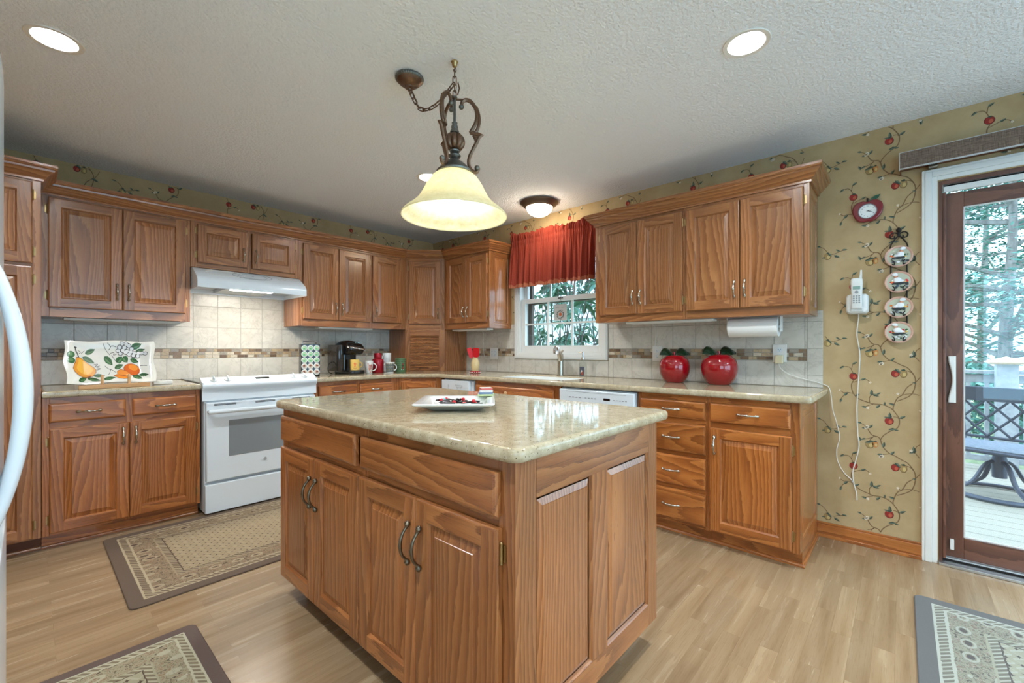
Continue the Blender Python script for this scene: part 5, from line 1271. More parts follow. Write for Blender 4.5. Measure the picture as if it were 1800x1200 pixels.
# painting: pixel layout measured on the dish, (px - 25)/1470 , etc
m = MB()
def PP(px, py): return ((px-760)/700.0, 1-(py-88-(px-760)*-.02)/640.0)
def paint(pts, mt, h=.0008):
    mcx = sum(p[0] for p in pts)/len(pts); mcy = sum(p[1] for p in pts)/len(pts)
    c0 = plat(*PP(mcx, mcy)); n = len(pts); Q = [plat(*PP(*p)) for p in pts]
    K = 5; lv = [[(lambda p: (p[0], p[1]-h*1.6, p[2]))(plat(*PP(mcx+(p[0]-mcx)*k_/K, mcy+(p[1]-mcy)*k_/K))) for p in pts] for k_ in range(1, K+1)]
    for i in range(n):
        j = (i+1) % n; m.face([(c0[0], c0[1]-h*1.6, c0[2]), lv[0][i], lv[0][j]], mt)
        for k_ in range(K-1): m.face([lv[k_][i], lv[k_+1][i], lv[k_+1][j], lv[k_][j]], mt)
def pell(cx, cy, rx, ry, mt, h=.0008, n=20, rot=0): paint([(cx+rx*math.cos(a)*math.cos(rot)-ry*math.sin(a)*math.sin(rot), cy+rx*math.cos(a)*math.sin(rot)+ry*math.sin(a)*math.cos(rot)) for a in [2*PI*i/n for i in range(n)]], mt, h)
def pline(pts, wd, mt, h=.0012):
    for (ax, ay), (bx_, by) in zip(pts[:-1], pts[1:]):
        dx, dy = bx_-ax, by-ay; l = math.hypot(dx, dy) or 1; nx, ny = -dy/l*wd, dx/l*wd
        m.face([(lambda p: (p[0], p[1]-h*2.6, p[2]))(plat(*PP(*q_))) for q_ in ((ax-nx, ay-ny), (bx_-nx, by-ny), (bx_+nx, by+ny), (ax+nx, ay+ny))], mt)
PGD = mat('paint_green', L(58,104,62), .2); PGL = mat('paint_green_light', L(98,140,92), .2); PPE = mat('paint_pear', L(226,152,52), .2); PPY = mat('paint_pear_light', L(236,178,70), .2)
POR = mat('paint_orange', L(222,104,34), .2); POL = mat('paint_orange_light', L(240,146,56), .2); PIK = mat('paint_ink', L(36,30,32), .3); PGR = mat('paint_grape', L(222,224,224), .2); PPD = mat('paint_outline', L(132,60,28), .3)
def pleaf(x0, y0, x1, y1, w_):
    dx, dy = x1-x0, y1-y0; l = math.hypot(dx, dy); nx, ny = -dy/l*w_, dx/l*w_
    prof_ = [(0, .15), (.15, .75), (.4, 1), (.65, .8), (.85, .4), (1, 0)]
    A = [(x0+dx*t_+nx*k_, y0+dy*t_+ny*k_) for t_, k_ in prof_]; B = [(x0+dx*t_-nx*k_, y0+dy*t_-ny*k_) for t_, k_ in prof_[::-1]]
    paint(A+B[1:], PGD, .0007); paint([(x0+dx*t_+nx*k_*.6, y0+dy*t_+ny*k_*.6) for t_, k_ in prof_[1:5]]+[(x0+dx*t_, y0+dy*t_) for t_ in (.8, .2)], PGL, .0010)
    pline([(x0, y0), (x1, y1)], 3, PIK, .0013)
pear = [(230, 335), (262, 322), (305, 335), (340, 370), (400, 420), (470, 470), (515, 510), (510, 560), (460, 610), (380, 632), (300, 625), (230, 590), (185, 545), (175, 500), (200, 440), (225, 390)]
paint([(a[0], a[1]) for a in pear], PPD, .0010); paint([(345+(a-345)*.95, 490+(b-490)*.95) for a, b in pear], PPE, .0012); paint([(345+(a-345)*.68, 480+(b-490)*.72) for a, b in pear], PPY, .0014)
pline([(268, 330), (250, 285), (225, 240), (212, 190)], 7, PIK); pline([(200, 186), (236, 190)], 9, PIK)
pell(155, 300, 58, 48, PGD); pell(165, 385, 55, 46, PGD); pell(150, 295, 34, 26, PGL, .0011); pell(160, 382, 32, 24, PGL, .0011)
for a in ((360, 270, 510, 200, 40), (325, 320, 495, 415, 42), (240, 690, 360, 630, 40), (370, 640, 570, 690, 34), (470, 600, 640, 600, 28), (620, 670, 810, 640, 36), (650, 310, 770, 445, 52), (835, 400, 930, 310, 52), (945, 310, 1010, 400, 56), (1060, 350, 1195, 395, 40), (800, 490, 940, 435, 38), (1075, 600, 1235, 665, 44), (1180, 600, 1335, 600, 30), (1080, 170, 1250, 110, 46), (1150, 225, 1300, 190, 34)): pleaf(*a)
pell(1075, 510, 135, 92, PPD, .0010, 28, .15); pell(1075, 510, 128, 86, POR, .0012, 28, .15); pell(1100, 480, 80, 46, POL, .0014, 20, .2)
o_ = [(775, 605), (835, 580), (835, 530), (900, 505), (980, 530), (1040, 570), (1060, 620), (1020, 665), (940, 675), (860, 660)]
paint(o_, PPD, .0014); paint([(930+(a-930)*.95, 595+(b-595)*.94) for a, b in o_], POL, .0016); pline([(790, 605), (870, 595), (960, 610), (1030, 650)], 4, PPD, .0018)
for gx, gy in ((930, 130), (995, 130), (1040, 150), (890, 175), (970, 175), (1085, 190), (865, 222), (940, 215), (1010, 225), (1070, 235), (900, 265), (985, 245), (1040, 275), (1130, 255), (1110, 295), (1185, 300), (1195, 255), (1250, 255), (1310, 268)):
    pell(gx, gy, 40, 32, PIK, .0012+.00001*gx/10); pell(gx, gy, 31, 24, PGR, .0016+.00001*gx/10)
for P_ in ([(635, 130), (680, 220), (735, 290)], [(700, 125), (745, 165), (740, 190), (710, 215)], [(745, 165), (790, 160), (840, 175)], [(740, 260), (800, 250), (790, 290), (840, 270)], [(760, 290), (800, 350), (830, 400)], [(650, 455), (700, 500), (760, 520), (820, 560)], [(735, 515), (720, 560), (700, 590)], [(480, 440), (540, 430), (500, 470), (570, 455)], [(520, 480), (580, 500), (520, 520)], [(250, 230), (290, 250), (270, 280)], [(300, 270), (350, 225)], [(1190, 460), (1260, 455), (1330, 465)]): pline([(p[0], p[1]) for p in smoothpath([(a, b, 0) for a, b in P_], 4)], 3.5, PIK)
m.build('painting', t, smooth=False)
t = thing('platter_stand', 'light wooden stand with two pegs holding the painted platter', 'stand', (-2.925, -.590, ZC))
m = MB(); m.box(-.165, .165, -.022, -.002, 0, .024, PINE, 'x'); m.build('front_rail', t, bevel=.002)
m = MB(); m.box(-.150, -.130, -.002, .16, 0, .018, PINE, 'y'); m.build('foot', t, bevel=.002); m = MB(); m.box(.130, .150, -.002, .16, 0, .018, PINE, 'y'); m.build('foot', t, bevel=.002)
for x in (-.062, .062):
    m = MB(); m.lathe([(.0075, .0235), (.0075, .078), (.005, .083), (.0001, .085)], PINE, (x, -.012, 0), 14); m.build('peg', t)
t = thing('charging_base', 'small flat white box on the counter right of the platter', 'box', (-2.672, -.470, ZC), 0)
m = MB(); m.box(-.055, .050, -.03, .03, .0005, .026, WHITE2); m.build('housing', t, bevel=.004); m = MB(); m.lathe([(.004, .026), (.004, .031), (.0001, .032)], BLACK, (-.01, 0, 0), 12); m.build('button', t)
# ---------------------------------------------------------------- tray on the island
t = thing('tray', 'square white ceramic tray of black and red candies on the island', 'tray', (-2.105, -2.872, ZC), math.radians(-45.5))
m = MB()
def sq(hw, z, r=.012): return [(x, y, z) for x, y in rrect(-hw, hw, -hw, hw, r, 3)]
Rm = .157
m.grid([sq(.090, .001), sq(.112, .012), sq(.134, .020), sq(Rm-.003, .026), sq(Rm, .029), sq(Rm, .033), sq(Rm-.005, .035), sq(.128, .0315), sq(.124, .030), sq(.108, .012), sq(.09, .009)], CERAM, cap0=True, cap1=True)
m.build('dish', t)
random.seed(21)
LIC = mat('licorice', L(34,30,32), .25); RC = mat('candy_red', L(200,30,44), .3); BC = mat('candy_blue', L(120,190,200), .3); WCD = mat('candy_white', L(236,226,222), .4)
cw = []
for i in range(44):
    lx, ly = random.uniform(-.082, .082), random.uniform(-.082, .082)
    kind_ = random.choice('lllllrrw' if i else 'b')
    m = MB()
    if kind_ == 'l': m.tube([(-random.uniform(.018, .034), 0, .007), (0, .002, .0075), (random.uniform(.018, .034), 0, .007)], [.004, .0055, .004], LIC, 8); nm, lab = 'black_candy', 'long black candy stick lying in the white tray'
    elif kind_ == 'r': m.ball((0, 0, .0085), .0085, RC, 12, (1.2, 1, .9), 8); nm, lab = 'red_candy', 'round red candy lying in the white tray'
    elif kind_ == 'b': m.ball((0, 0, .009), .009, BC, 12); nm, lab = 'blue_candy', 'single pale blue candy in the white tray'
    else: m.tube([(-.012, 0, .006), (.012, .002, .006)], .005, WCD, 8); nm, lab = 'white_candy', 'small white candy lying in the white tray'
    o = m.build(nm); c_, s_ = math.cos(t.rotation_euler.z), math.sin(t.rotation_euler.z)
    o.location = (t.location.x+c_*lx-s_*ly, t.location.y+s_*lx+c_*ly, ZC+.0092+(.010 if i % 2 == 0 else 0)); o.rotation_euler = (0, 0, random.uniform(0, 3)); tag(o, lab, 'candy', 'candies in the white tray: '+nm.replace('_', ' '))
# erasers / note pads stacked
CR = (-1.925, -2.862)
for i, (nm, col, wd) in enumerate((('pale green', L(196,214,156), .033), ('blue', L(90,120,160), .031), ('white', L(232,230,226), .029), ('red', L(206,104,96), .026))):
    m = MB(); m.box(-wd, wd, -wd, wd, 0, .0075, mat('block_'+nm.replace(' ', '_'), col, .6)); m.box(-wd+.001, wd-.001, -wd+.001, wd-.001, .0076, .0085, WHITE2)
    o = m.build('coaster', bevel=.0015, smooth=False); o.location = (CR[0], CR[1], ZC+.0355+.0088*i); o.rotation_euler = (0, 0, math.radians(-45+6*i-8))
    tag(o, '%s square coaster, %s of the stack on the tray corner' % (nm, ('bottom', 'second from the bottom', 'third from the bottom', 'topmost')[i]), 'coaster', 'stacked coasters')
# ---------------------------------------------------------------- outlets and wall items on the window wall
def outlet(label, y, z, kind='duplex', w_=.080):
    t = thing('outlet' if kind == 'duplex' else 'switch_plate', label, 'outlet' if kind == 'duplex' else 'switch plate', (-.0048, y, z), -PI/2)
    m = MB(); m.box(-w_/2, w_/2, -.006, 0, -.0585, .0585, WHITE2); p = m.build('plate', t, bevel=.003)
    if kind == 'duplex':
        for dz in (-.021, .021):
            m = MB(); m.prism([(.0165*math.cos(a)*(1 if abs(math.cos(a)) < .8 else .93), .0145*math.sin(a)) for a in [2*PI*i/20 for i in range(20)]], 0, .0018, WHITE)
            o = m.build('receptacle', t, loc=(0, -.006, dz)); o.rotation_euler = (PI/2, 0, 0)
            m = MB()
            for x in (-.006, .006): m.box(x-.0012, x+.0012, -.0082, -.0079, dz-.001, dz+.007, DARK)
            m.lathe([(.002, -.0079), (.002, -.0082), (.0001, -.0082)], DARK, (0, 0, dz-.007), 10, 'y'); m.build('slots', t, smooth=False)
    else:
        for x in (-.023, .023):
            m = MB(); m.box(x-.0165, x+.0165, -.009, -.006, -.033, .033, WHITE); m.build('receptacle', t, bevel=.002)
            m = MB()
            for dz in (-.017, .017):
                for dx in (-.006, .006): m.box(x+dx-.0012, x+dx+.0012, -.0093, -.0089, dz-.003, dz+.004, DARK)
            m.build('slots', t, smooth=False)
    return t
outlet('white double wall outlet left of the sink window', -1.043, 1.107, 'double', .115)
outlet('white wall outlet left of the smaller apple jar', -2.822, 1.118)
t0 = outlet('white wall outlet with a cream plug at the counter end', -3.648, 1.128)
t = thing('phone_adapter', 'cream plug-in power adapter with thin white cord', 'power adapter', (-.0125, -3.650, 1.092), -PI/2)
m = MB(); m.box(-.021, .021, -.040, 0, -.030, .024, mat('adapter_cream', L(226,214,178), .5)); m.build('housing', t, bevel=.004)
m = MB(); P = [(-.045, -3.650, 1.061), (-.035, -3.66, 1.03), (-.02, -3.69, 1.00), (-.018, -3.75, .975), (-.014, -3.83, .955), (-.010, -3.89, .935), (-.008, -3.912, .915), (-.014, -3.922, .86), (-.010, -3.93, .78), (-.010, -3.950, .70), (-.008, -3.962, .62), (-.008, -3.948, .54), (-.008, -3.955, .47), (-.008, -3.985, .41), (-.008, -4.018, .378), (-.008, -4.022, .36)]
m.tube(smoothpath([(p[1]*-1-3.650, p[0]+.0125, p[2]-1.092) for p in P], 5), .0022, CORD, 6); m.build('cord', t)
# cordless phone
t = thing('cordless_phone', 'white cordless phone in its wall cradle beside the plate rack', 'phone', (-.001, -4.048, 1.36), -PI/2)
m = MB(); rows = []
for y, s_ in ((-.0, .92), (-.018, 1.0), (-.050, .98), (-.062, .86)):
    rows.append([(x*s_, y, .055+(z-.055)*s_) for x, z in rrect(-.053, .053, 0, .118, .022, 5)])
m.grid(rows, WHITE2, cap0=True, cap1=True)
cr = m.build('cradle', t, bevel=.003)
m = MB(); m.box(-.03, .03, -.075, -.055, .012, .045, WHITE2); m.build('lower_lip', cr, bevel=.006)
m = MB(); rows = []
for z, w_, y0, y1 in ((.030, .024, -.062, -.088), (.04, .026, -.060, -.094), (.09, .0245, -.058, -.094), (.135, .026, -.058, -.096), (.180, .0275, -.060, -.098), (.200, .026, -.062, -.096), (.206, .020, -.066, -.090)):
    rows.append([(x, y, z) for x, y in rrect(-w_, w_, y1, y0, .009, 3)])
m.grid(rows, WHITE2, cap0=True, cap1=True); hs_ = m.build('handset', t)
m = MB(); m.tube([(.017, -.078, .200), (.019, -.078, .225), (.020, -.078, .252)], [.007, .0055, .004], WHITE2, 10); m.build('antenna', hs_)
m = MB(); m.box(-.017, .017, -.0992, -.096, .140, .158, mat('phone_lcd', L(140,170,160), .3)); m.build('display', hs_, bevel=.001)
for r in range(4):
    for c_ in range(3):
        m = MB(); m.box(-.0165+.0125*c_, -.0080+.0125*c_, -.0965, -.093, .060+.0125*r, .068+.0125*r, GREYP); m.build('key', hs_, bevel=.001)
m = MB(); m.lathe([(.009, -.096), (.009, -.0985), (.0001, -.0985)], GREYP, (0, 0, .124), 16, 'y'); m.build('key', hs_)
m = MB(); m.tube(smoothpath([(.004, -.02, .002), (.004, -.008, -.02), (-.004, -.006, -.12), (.010, -.006, -.24), (.002, -.006, -.42), (-.004, -.006, -.56), (.0, -.006, -.70), (.006, -.006, -.78), (-.012, -.006, -.88), (-.022, -.006, -.93), (-.020, -.006, -.99), (-.006, -.006, -1.06), (-.004, -.006, -1.10)], 6), .0028, CORD, 6); m.build('cord', t)
# apple clock
CLR = enamel('clock_red', L(122,20,34), .2, .5)
t = thing('wall_clock', 'red apple-shaped wall clock with a white dial', 'clock', (-.001, -4.094, 1.958), -PI/2)
ol = smoothpath([(.0, .054, 0), (.022, .062, 0), (.046, .058, 0), (.064, .040, 0), (.070, .012, 0), (.062, -.022, 0), (.042, -.050, 0), (.018, -.062, 0), (.0, -.060, 0), (-.020, -.062, 0), (-.044, -.052, 0), (-.062, -.024, 0), (-.070, .010, 0), (-.064, .038, 0), (-.046, .056, 0), (-.020, .060, 0)], 5, closed=True)
o = curve_plate('case', [[(a, b) for a, b, _ in ol]], .030, .006, CLR, t, z=.030); o.rotation_euler = (PI/2, 0, 0)
m = MB(); m.lathe([(.0425, -.030), (.0425, -.034), (.040, -.0355), (.038, -.0335)], GREYP, (0, 0, -.002), 40, 'y', caps=False); m.build('bezel', t)
m = MB(); m.lathe([(.0385, -.0305), (.0385, -.0325), (.0001, -.0325)], CERAM, (0, 0, -.002), 40, 'y'); dl = m.build('dial', t)
for hn in range(1, 13):
    a = PI/2-hn*PI/6; text('numeral', str(hn), .0095, IRON, Matrix.Translation((.030*math.cos(a), -.0329, -.002+.030*math.sin(a))) @ Matrix.Rotation(PI/2, 4, 'X'), dl)
for a, l_, w_ in ((math.radians(8), .018, .0016), (math.radians(-22), .024, .0011)):
    m = MB(); m.M = Matrix.Translation((0, -.0338, -.002)) @ Matrix.Rotation(-a, 4, 'Y'); m.box(-.004, l_, -.0004, .0004, -w_, w_, IRON); m.build('hand', dl)
m = MB(); m.tube([(0, -.012, .052), (-.001, -.012, .078)], .0042, IRON, 8); m.build('stem', t)
m = MB(); lf = [(.006, .058), (.016, .076), (.034, .086), (.058, .090), (.048, .072), (.030, .061)]
m.M = Matrix.Rotation(PI/2, 4, 'X'); m.prism(lf, .010, .016, mat('clock_leaf', L(28,84,60), .4)); m.build('leaf', t, bevel=.001)
# plate rack and chef plates
t = thing('plate_rack', 'black wrought iron wall rack with scrolls holding four plates', 'plate rack', (-.002, -4.230, 1.20), -PI/2)
m = MB()
for sx in (-1, 1):
    m.tube(smoothpath([(sx*.034, -.012, .05), (sx*.034, -.012, .30), (sx*.034, -.012, .49), (sx*.036, -.014, .535), (sx*.020, -.014, .570), (sx*.004, -.014, .592), (sx*.006, -.014, .606), (sx*.024, -.014, .612), (sx*.037, -.014, .600), (sx*.034, -.014, .584), (sx*.020, -.014, .582), (sx*.018, -.014, .594)], 6), .0036, IRON, 8)
m.tube([(0, -.014, .590), (0, -.014, .618)], .005, IRON, 8)
m.build('frame', t)
m = MB(); m.lathe([(.003, .610), (.0115, .618), (.0125, .626), (.008, .634), (.002, .640), (.0001, .641)], IRON, (0, -.014, 0), 16); m.build('finial', t)
zs = [.475, .332, .190, .050]
for z in zs:
    for sx in (-1, 1):
        m = MB(); m.tube(smoothpath([(sx*.034, -.012, z+.03), (sx*.032, -.020, z-.030), (sx*.020, -.046, z-.048), (sx*.018, -.054, z-.036), (sx*.026, -.050, z-.024)], 5), .003, IRON, 7); m.build('hook', t)
PRIM = enamel('plate_pink_rim', L(206,164,146), .2, .4); PCEN = enamel('plate_centre', L(186,190,170), .2, .4)
CHW = mat('chef_white', L(236,240,244), .4); CHS = mat('chef_skin', L(216,164,136), .5); CHB = mat('chef_blue', L(70,84,110), .5); CHK = mat('chef_dark', L(52,58,60), .5)
pl = ['topmost round chef plate in the black wall rack', 'second round chef plate from the top of the wall rack', 'third round chef plate from the top of the wall rack', 'lowest round chef plate in the black wall rack']
for i, z in enumerate(zs):
    t = thing('chef_plate', pl[i], 'plate', (-.030, -4.230, 1.20+z), -PI/2, 'chef plates in the wall rack'); t.rotation_euler = (math.radians(-6), 0, -PI/2)
    m = MB(); m.lathe([(.0001, .009), (.035, .009), (.052, .005), (.0605, 0), (.0605, -.003), (.057, -.0035), (.050, .0005)], PRIM, n=40, axis='y', caps=False)
    m.lathe([(.050, .0006), (.046, .0020), (.0001, .0022)], PCEN, n=40, axis='y'); m.build('dish', t)
    random.seed(40+i); m = MB(); sg = (1, -1, 1, -1)[i]
    def bl(x, zz, r, mt, sc=(1, .45, 1), y=-.003): m.ball((x*sg, y, zz), r, mt, 12, sc, 8)
    bl(.006, .010, .016, CHW, (1.15, .45, 1)); bl(-.008, .004, .012, CHW, (1.3, .4, .7)); bl(.012, .030, .009, CHS); bl(.017, .042, .011, CHW, (1.2, .5, .8), -.005); bl(.012, .037, .008, CHW, (1, .5, .6), -.006)
    bl(-.020, -.002, .006, CHS, (1.2, .5, .7)); bl(.006, .028, .003, mat('nose', L(200,110,90), .5), (1, .6, 1), -.008)
    bl(.0, -.008, .020, CHK, (1.5, .25, .35))
    for kx in range(16): bl(random.uniform(-.036, .036), random.uniform(-.036, -.006), random.uniform(.003, .007), random.choice((CHB, CHK, CHW, PL1, GREYP)), (1.2, .4, .8))
    for kx in range(10): bl(random.choice((-1, 1))*random.uniform(.018, .038), random.uniform(-.006, .014), random.uniform(.003, .006), random.choice((RC, POR, PGD, YEL, CHW)), (1, .4, 1))
    m.build('chef_figure', t)
# paper towel
t = thing('paper_towel', 'white paper towel roll on a holder under the wall cabinet', 'paper towel', (-.205, -3.40, 1.293), -PI/2)
m = MB(); m.lathe([(.020, .0), (.060, .0), (.0605, .003), (.0605, .277), (.060, .280), (.020, .280)], PAPER, n=48, axis='x'); m.build('roll', t)
m = MB(); m.tube([(-.006, 0, 0), (.296, 0, 0)], .012, WHITE2, 16)
m.box(-.014, -.006, -.018, .018, -.012, .0625, WHITE2); m.box(.288, .298, -.018, .018, -.030, .0625, WHITE2); m.box(-.014, .298, -.018, .018, .0615, .0632, WHITE2); m.build('holder', t, bevel=.002)
# card in the window
t = thing('window_card', 'small hanging card with script and a wreath picture in the window', 'card', (.018, -1.880, 1.495), -PI/2)
m = MB(); m.box(-.072, .072, -.002, 0, -.077, .075, mat('card_silver', L(190,190,188), .3)); cdm = m.build('panel', t, bevel=.001)
random.seed(3); m = MB()
for kx in range(46):
    a = kx/46*2*PI; r = .034+random.uniform(-.006, .010); mt = (IRON, WPM['leafd'], CHK)[kx % 3]; cx, cz = r*math.cos(a), -.022+r*math.sin(a)*.95
    m.face([(cx+.006*math.cos(a+k_), -.0026-kx*.00001, cz+.003*math.sin(a+k_)) for k_ in (0, 1.2, 2.4, 3.6, 5)], mt)
for kx in range(12):
    a = kx/12*2*PI; m.face([(.014*math.cos(a)*.6+.010*math.cos(a+k_), -.0032-kx*.00001, -.020+.010*math.sin(a)+.008*math.sin(a+k_)) for k_ in (0, 1.5, 3, 4.5)], (ORD, TAN_ := WPM['tanr'], WPM['redl'])[kx % 3])
m.build('wreath_print', cdm, smooth=False)
m = MB()
for x0, n_ in ((-.055, 5), (.010, 4)): m.tube(smoothpath([(x0+.008*j, -.0030, .045+(.004 if j % 2 else -.002)) for j in range(n_+1)], 4), .0009, IRON, 5)
m.build('script', cdm)
m = MB(); m.tube(smoothpath([(-.020, -.001, .075), (-.004, .0, .110), (0, .002, .130), (.004, 0, .110), (.020, -.001, .075)], 4), .0008, IRON, 5); m.box(-.03, .03, -.001, .001, .128, .131, IRON)
for x, z in ((-.018, .135), (0, .139), (.018, .134)): m.ball((x, 0, z), .0065, IRON, 8, (1.2, .4, .8), 6)
m.build('hanger', t)
# ---------------------------------------------------------------- red valance
def cloth_mat():
    m = mat('rust_red_woven', L(130,44,30), .85); k = N(m); o = k.n('ShaderNodeNewGeometry').outputs['Position']; s3 = k.sep(o)
    a = k.math('SINE', k.math('MULTIPLY', s3[2], 900.0)); b = k.math('SINE', k.math('MULTIPLY', s3[1], 700.0))
    f = k.math('ADD', k.math('MULTIPLY', k.math('ADD', a, b), .18), .5, clamp=True)
    k.base(k.mix(f, L(106,28,20), L(156,60,38))); k.bump(f, .5, .001); return m
CLOTH = cloth_mat(); LACE = mat('rust_lace_trim', L(164,96,70), .9)
t = thing('window_valance', 'gathered rust red valance with lace hem over the kitchen window', 'valance', (-.085, -1.353, 1.76), -PI/2)
VW = .968; m = MB(); nx_ = 360; rows = []
random.seed(11); phs = [random.uniform(0, 6) for _ in range(8)]
def fold(u, amp):  # gathered folds
    return amp*(math.sin(u*2*PI*11+1.9*math.sin(u*2*PI*2.6+phs[0])+phs[1])+.35*math.sin(u*2*PI*23+phs[2]+math.sin(u*9)))
def fine(u, amp): return amp*(math.sin(u*2*PI*52+1.5*math.sin(u*2*PI*5+phs[3]))+.4*math.sin(u*2*PI*83+phs[4]))
zr = []
sag = lambda u: .0
for z, a1, a2, yo in ((0, .024, 0, -.006), (.03, .024, 0, -.005), (.12, .022, .001, -.002), (.24, .016, .002, 0), (.33, .009, .004, 0), (.385, .004, .005, .002), (.400, .001, .005, .006), (.412, .001, .004, .002), (.438, .001, .004, -.001), (.452, .001, .005, .005), (.462, .003, .006, 0), (.490, .008, .007, -.006), (.510, .012, .008, .004), (.520, .012, .009, .014)):
    rows.append([(u*VW, yo+fold(u, a1)+fine(u, a2), z+(.006*math.sin(u*2*PI*17+phs[5]) if z > .48 else 0)+(.008*math.sin(u*2*PI*2.3+phs[6]) if z > .48 else 0)) for u in [i/nx_ for i in range(nx_+1)]])
m.grid(rows, CLOTH, wrap=False); m.grid([[(p[0], p[1]+.0015, p[2]) for p in r] for r in rows], CLOTH, wrap=False)
vb = m.build('cloth', t, ang=180)
m = MB()
for sx, x0 in ((-1, 0), (1, VW)):
    m.grid([[(x0+sx*.002*math.sin(j*2), j/6*.078, z) for j in range(7)] for z in (0, .2, .4, .52)], CLOTH, wrap=False)
m.build('side_return', t, ang=180)
m = MB(); n = 300; rows = []
for i in range(n+1):
    u = i/n; x = u*VW; y = -.0085+fold(u, .024); zz = .046*abs(math.sin(u*PI*16+.6))**.6
    rows.append([(x, y-.001, -.010+.003*math.sin(i*1.9)), (x, y-.001, .004+zz*.5)])
m.grid(rows, LACE, wrap=False); m.build('lace_trim', t, ang=180)
m = MB(); m.tube([(.0, .020, .425), (VW, .020, .425)], .006, WHITE2, 8); m.tube([(.002, .020, .425), (.002, .084, .425)], .005, WHITE2, 8); m.tube([(VW-.002, .020, .425), (VW-.002, .084, .425)], .005, WHITE2, 8); m.build('rod', t)
# ---------------------------------------------------------------- blind headbox over the patio door
def burlap():
    m = mat('woven_brown_fabric', L(112,94,80), .9); k = N(m); o = k.obj()
    a = k.noise(k.vmul(o, (40, 6, 700)), 1.0, 2.0); b = k.noise(k.vmul(o, (700, 700, 20)), 1.0, 2.0)
    f = k.math('MULTIPLY', k.math('ADD', a, b), .5); k.base(k.ramp(f, [(.35, L(70,58,52)), (.5, L(112,94,82)), (.65, L(146,128,112))])); return m
BUR = burlap()
t = thing('blind_headbox', 'brown woven fabric blind headbox with metal edges above the patio door', 'blind headbox', (-.002, -4.235, 2.135), -PI/2); W = 2.10
m = MB(); m.box(0, W, -.100, -.092, .006, .090, BUR, 'x'); m.box(.0, .006, -.092, 0, -.004, .088, OAKD, 'y'); m.box(W-.006, W, -.092, 0, .006, .088, OAKD, 'y'); m.box(.006, W-.006, -.092, -.06, .080, .088, BUR, 'x'); m.build('fascia', t, smooth=False)
m = MB(); m.box(-.002, W+.002, -.102, -.090, .0, .006, ALU, 'x'); m.box(-.002, W+.002, -.102, -.094, .090, .093, ALU, 'x'); m.box(-.003, .0, -.103, -.094, -.05+.045, .093, ALU); m.build('metal_edge', t, smooth=False)
m = MB(); m.box(.006, W-.006, -.058, -.002, .018, .070, OAKD, 'x'); m.build('head_rail', t, smooth=False)
m = MB(); m.box(.115, .150, -.05, -.002, -.002, .018, STEEL); m.build('bracket', t, bevel=.002)
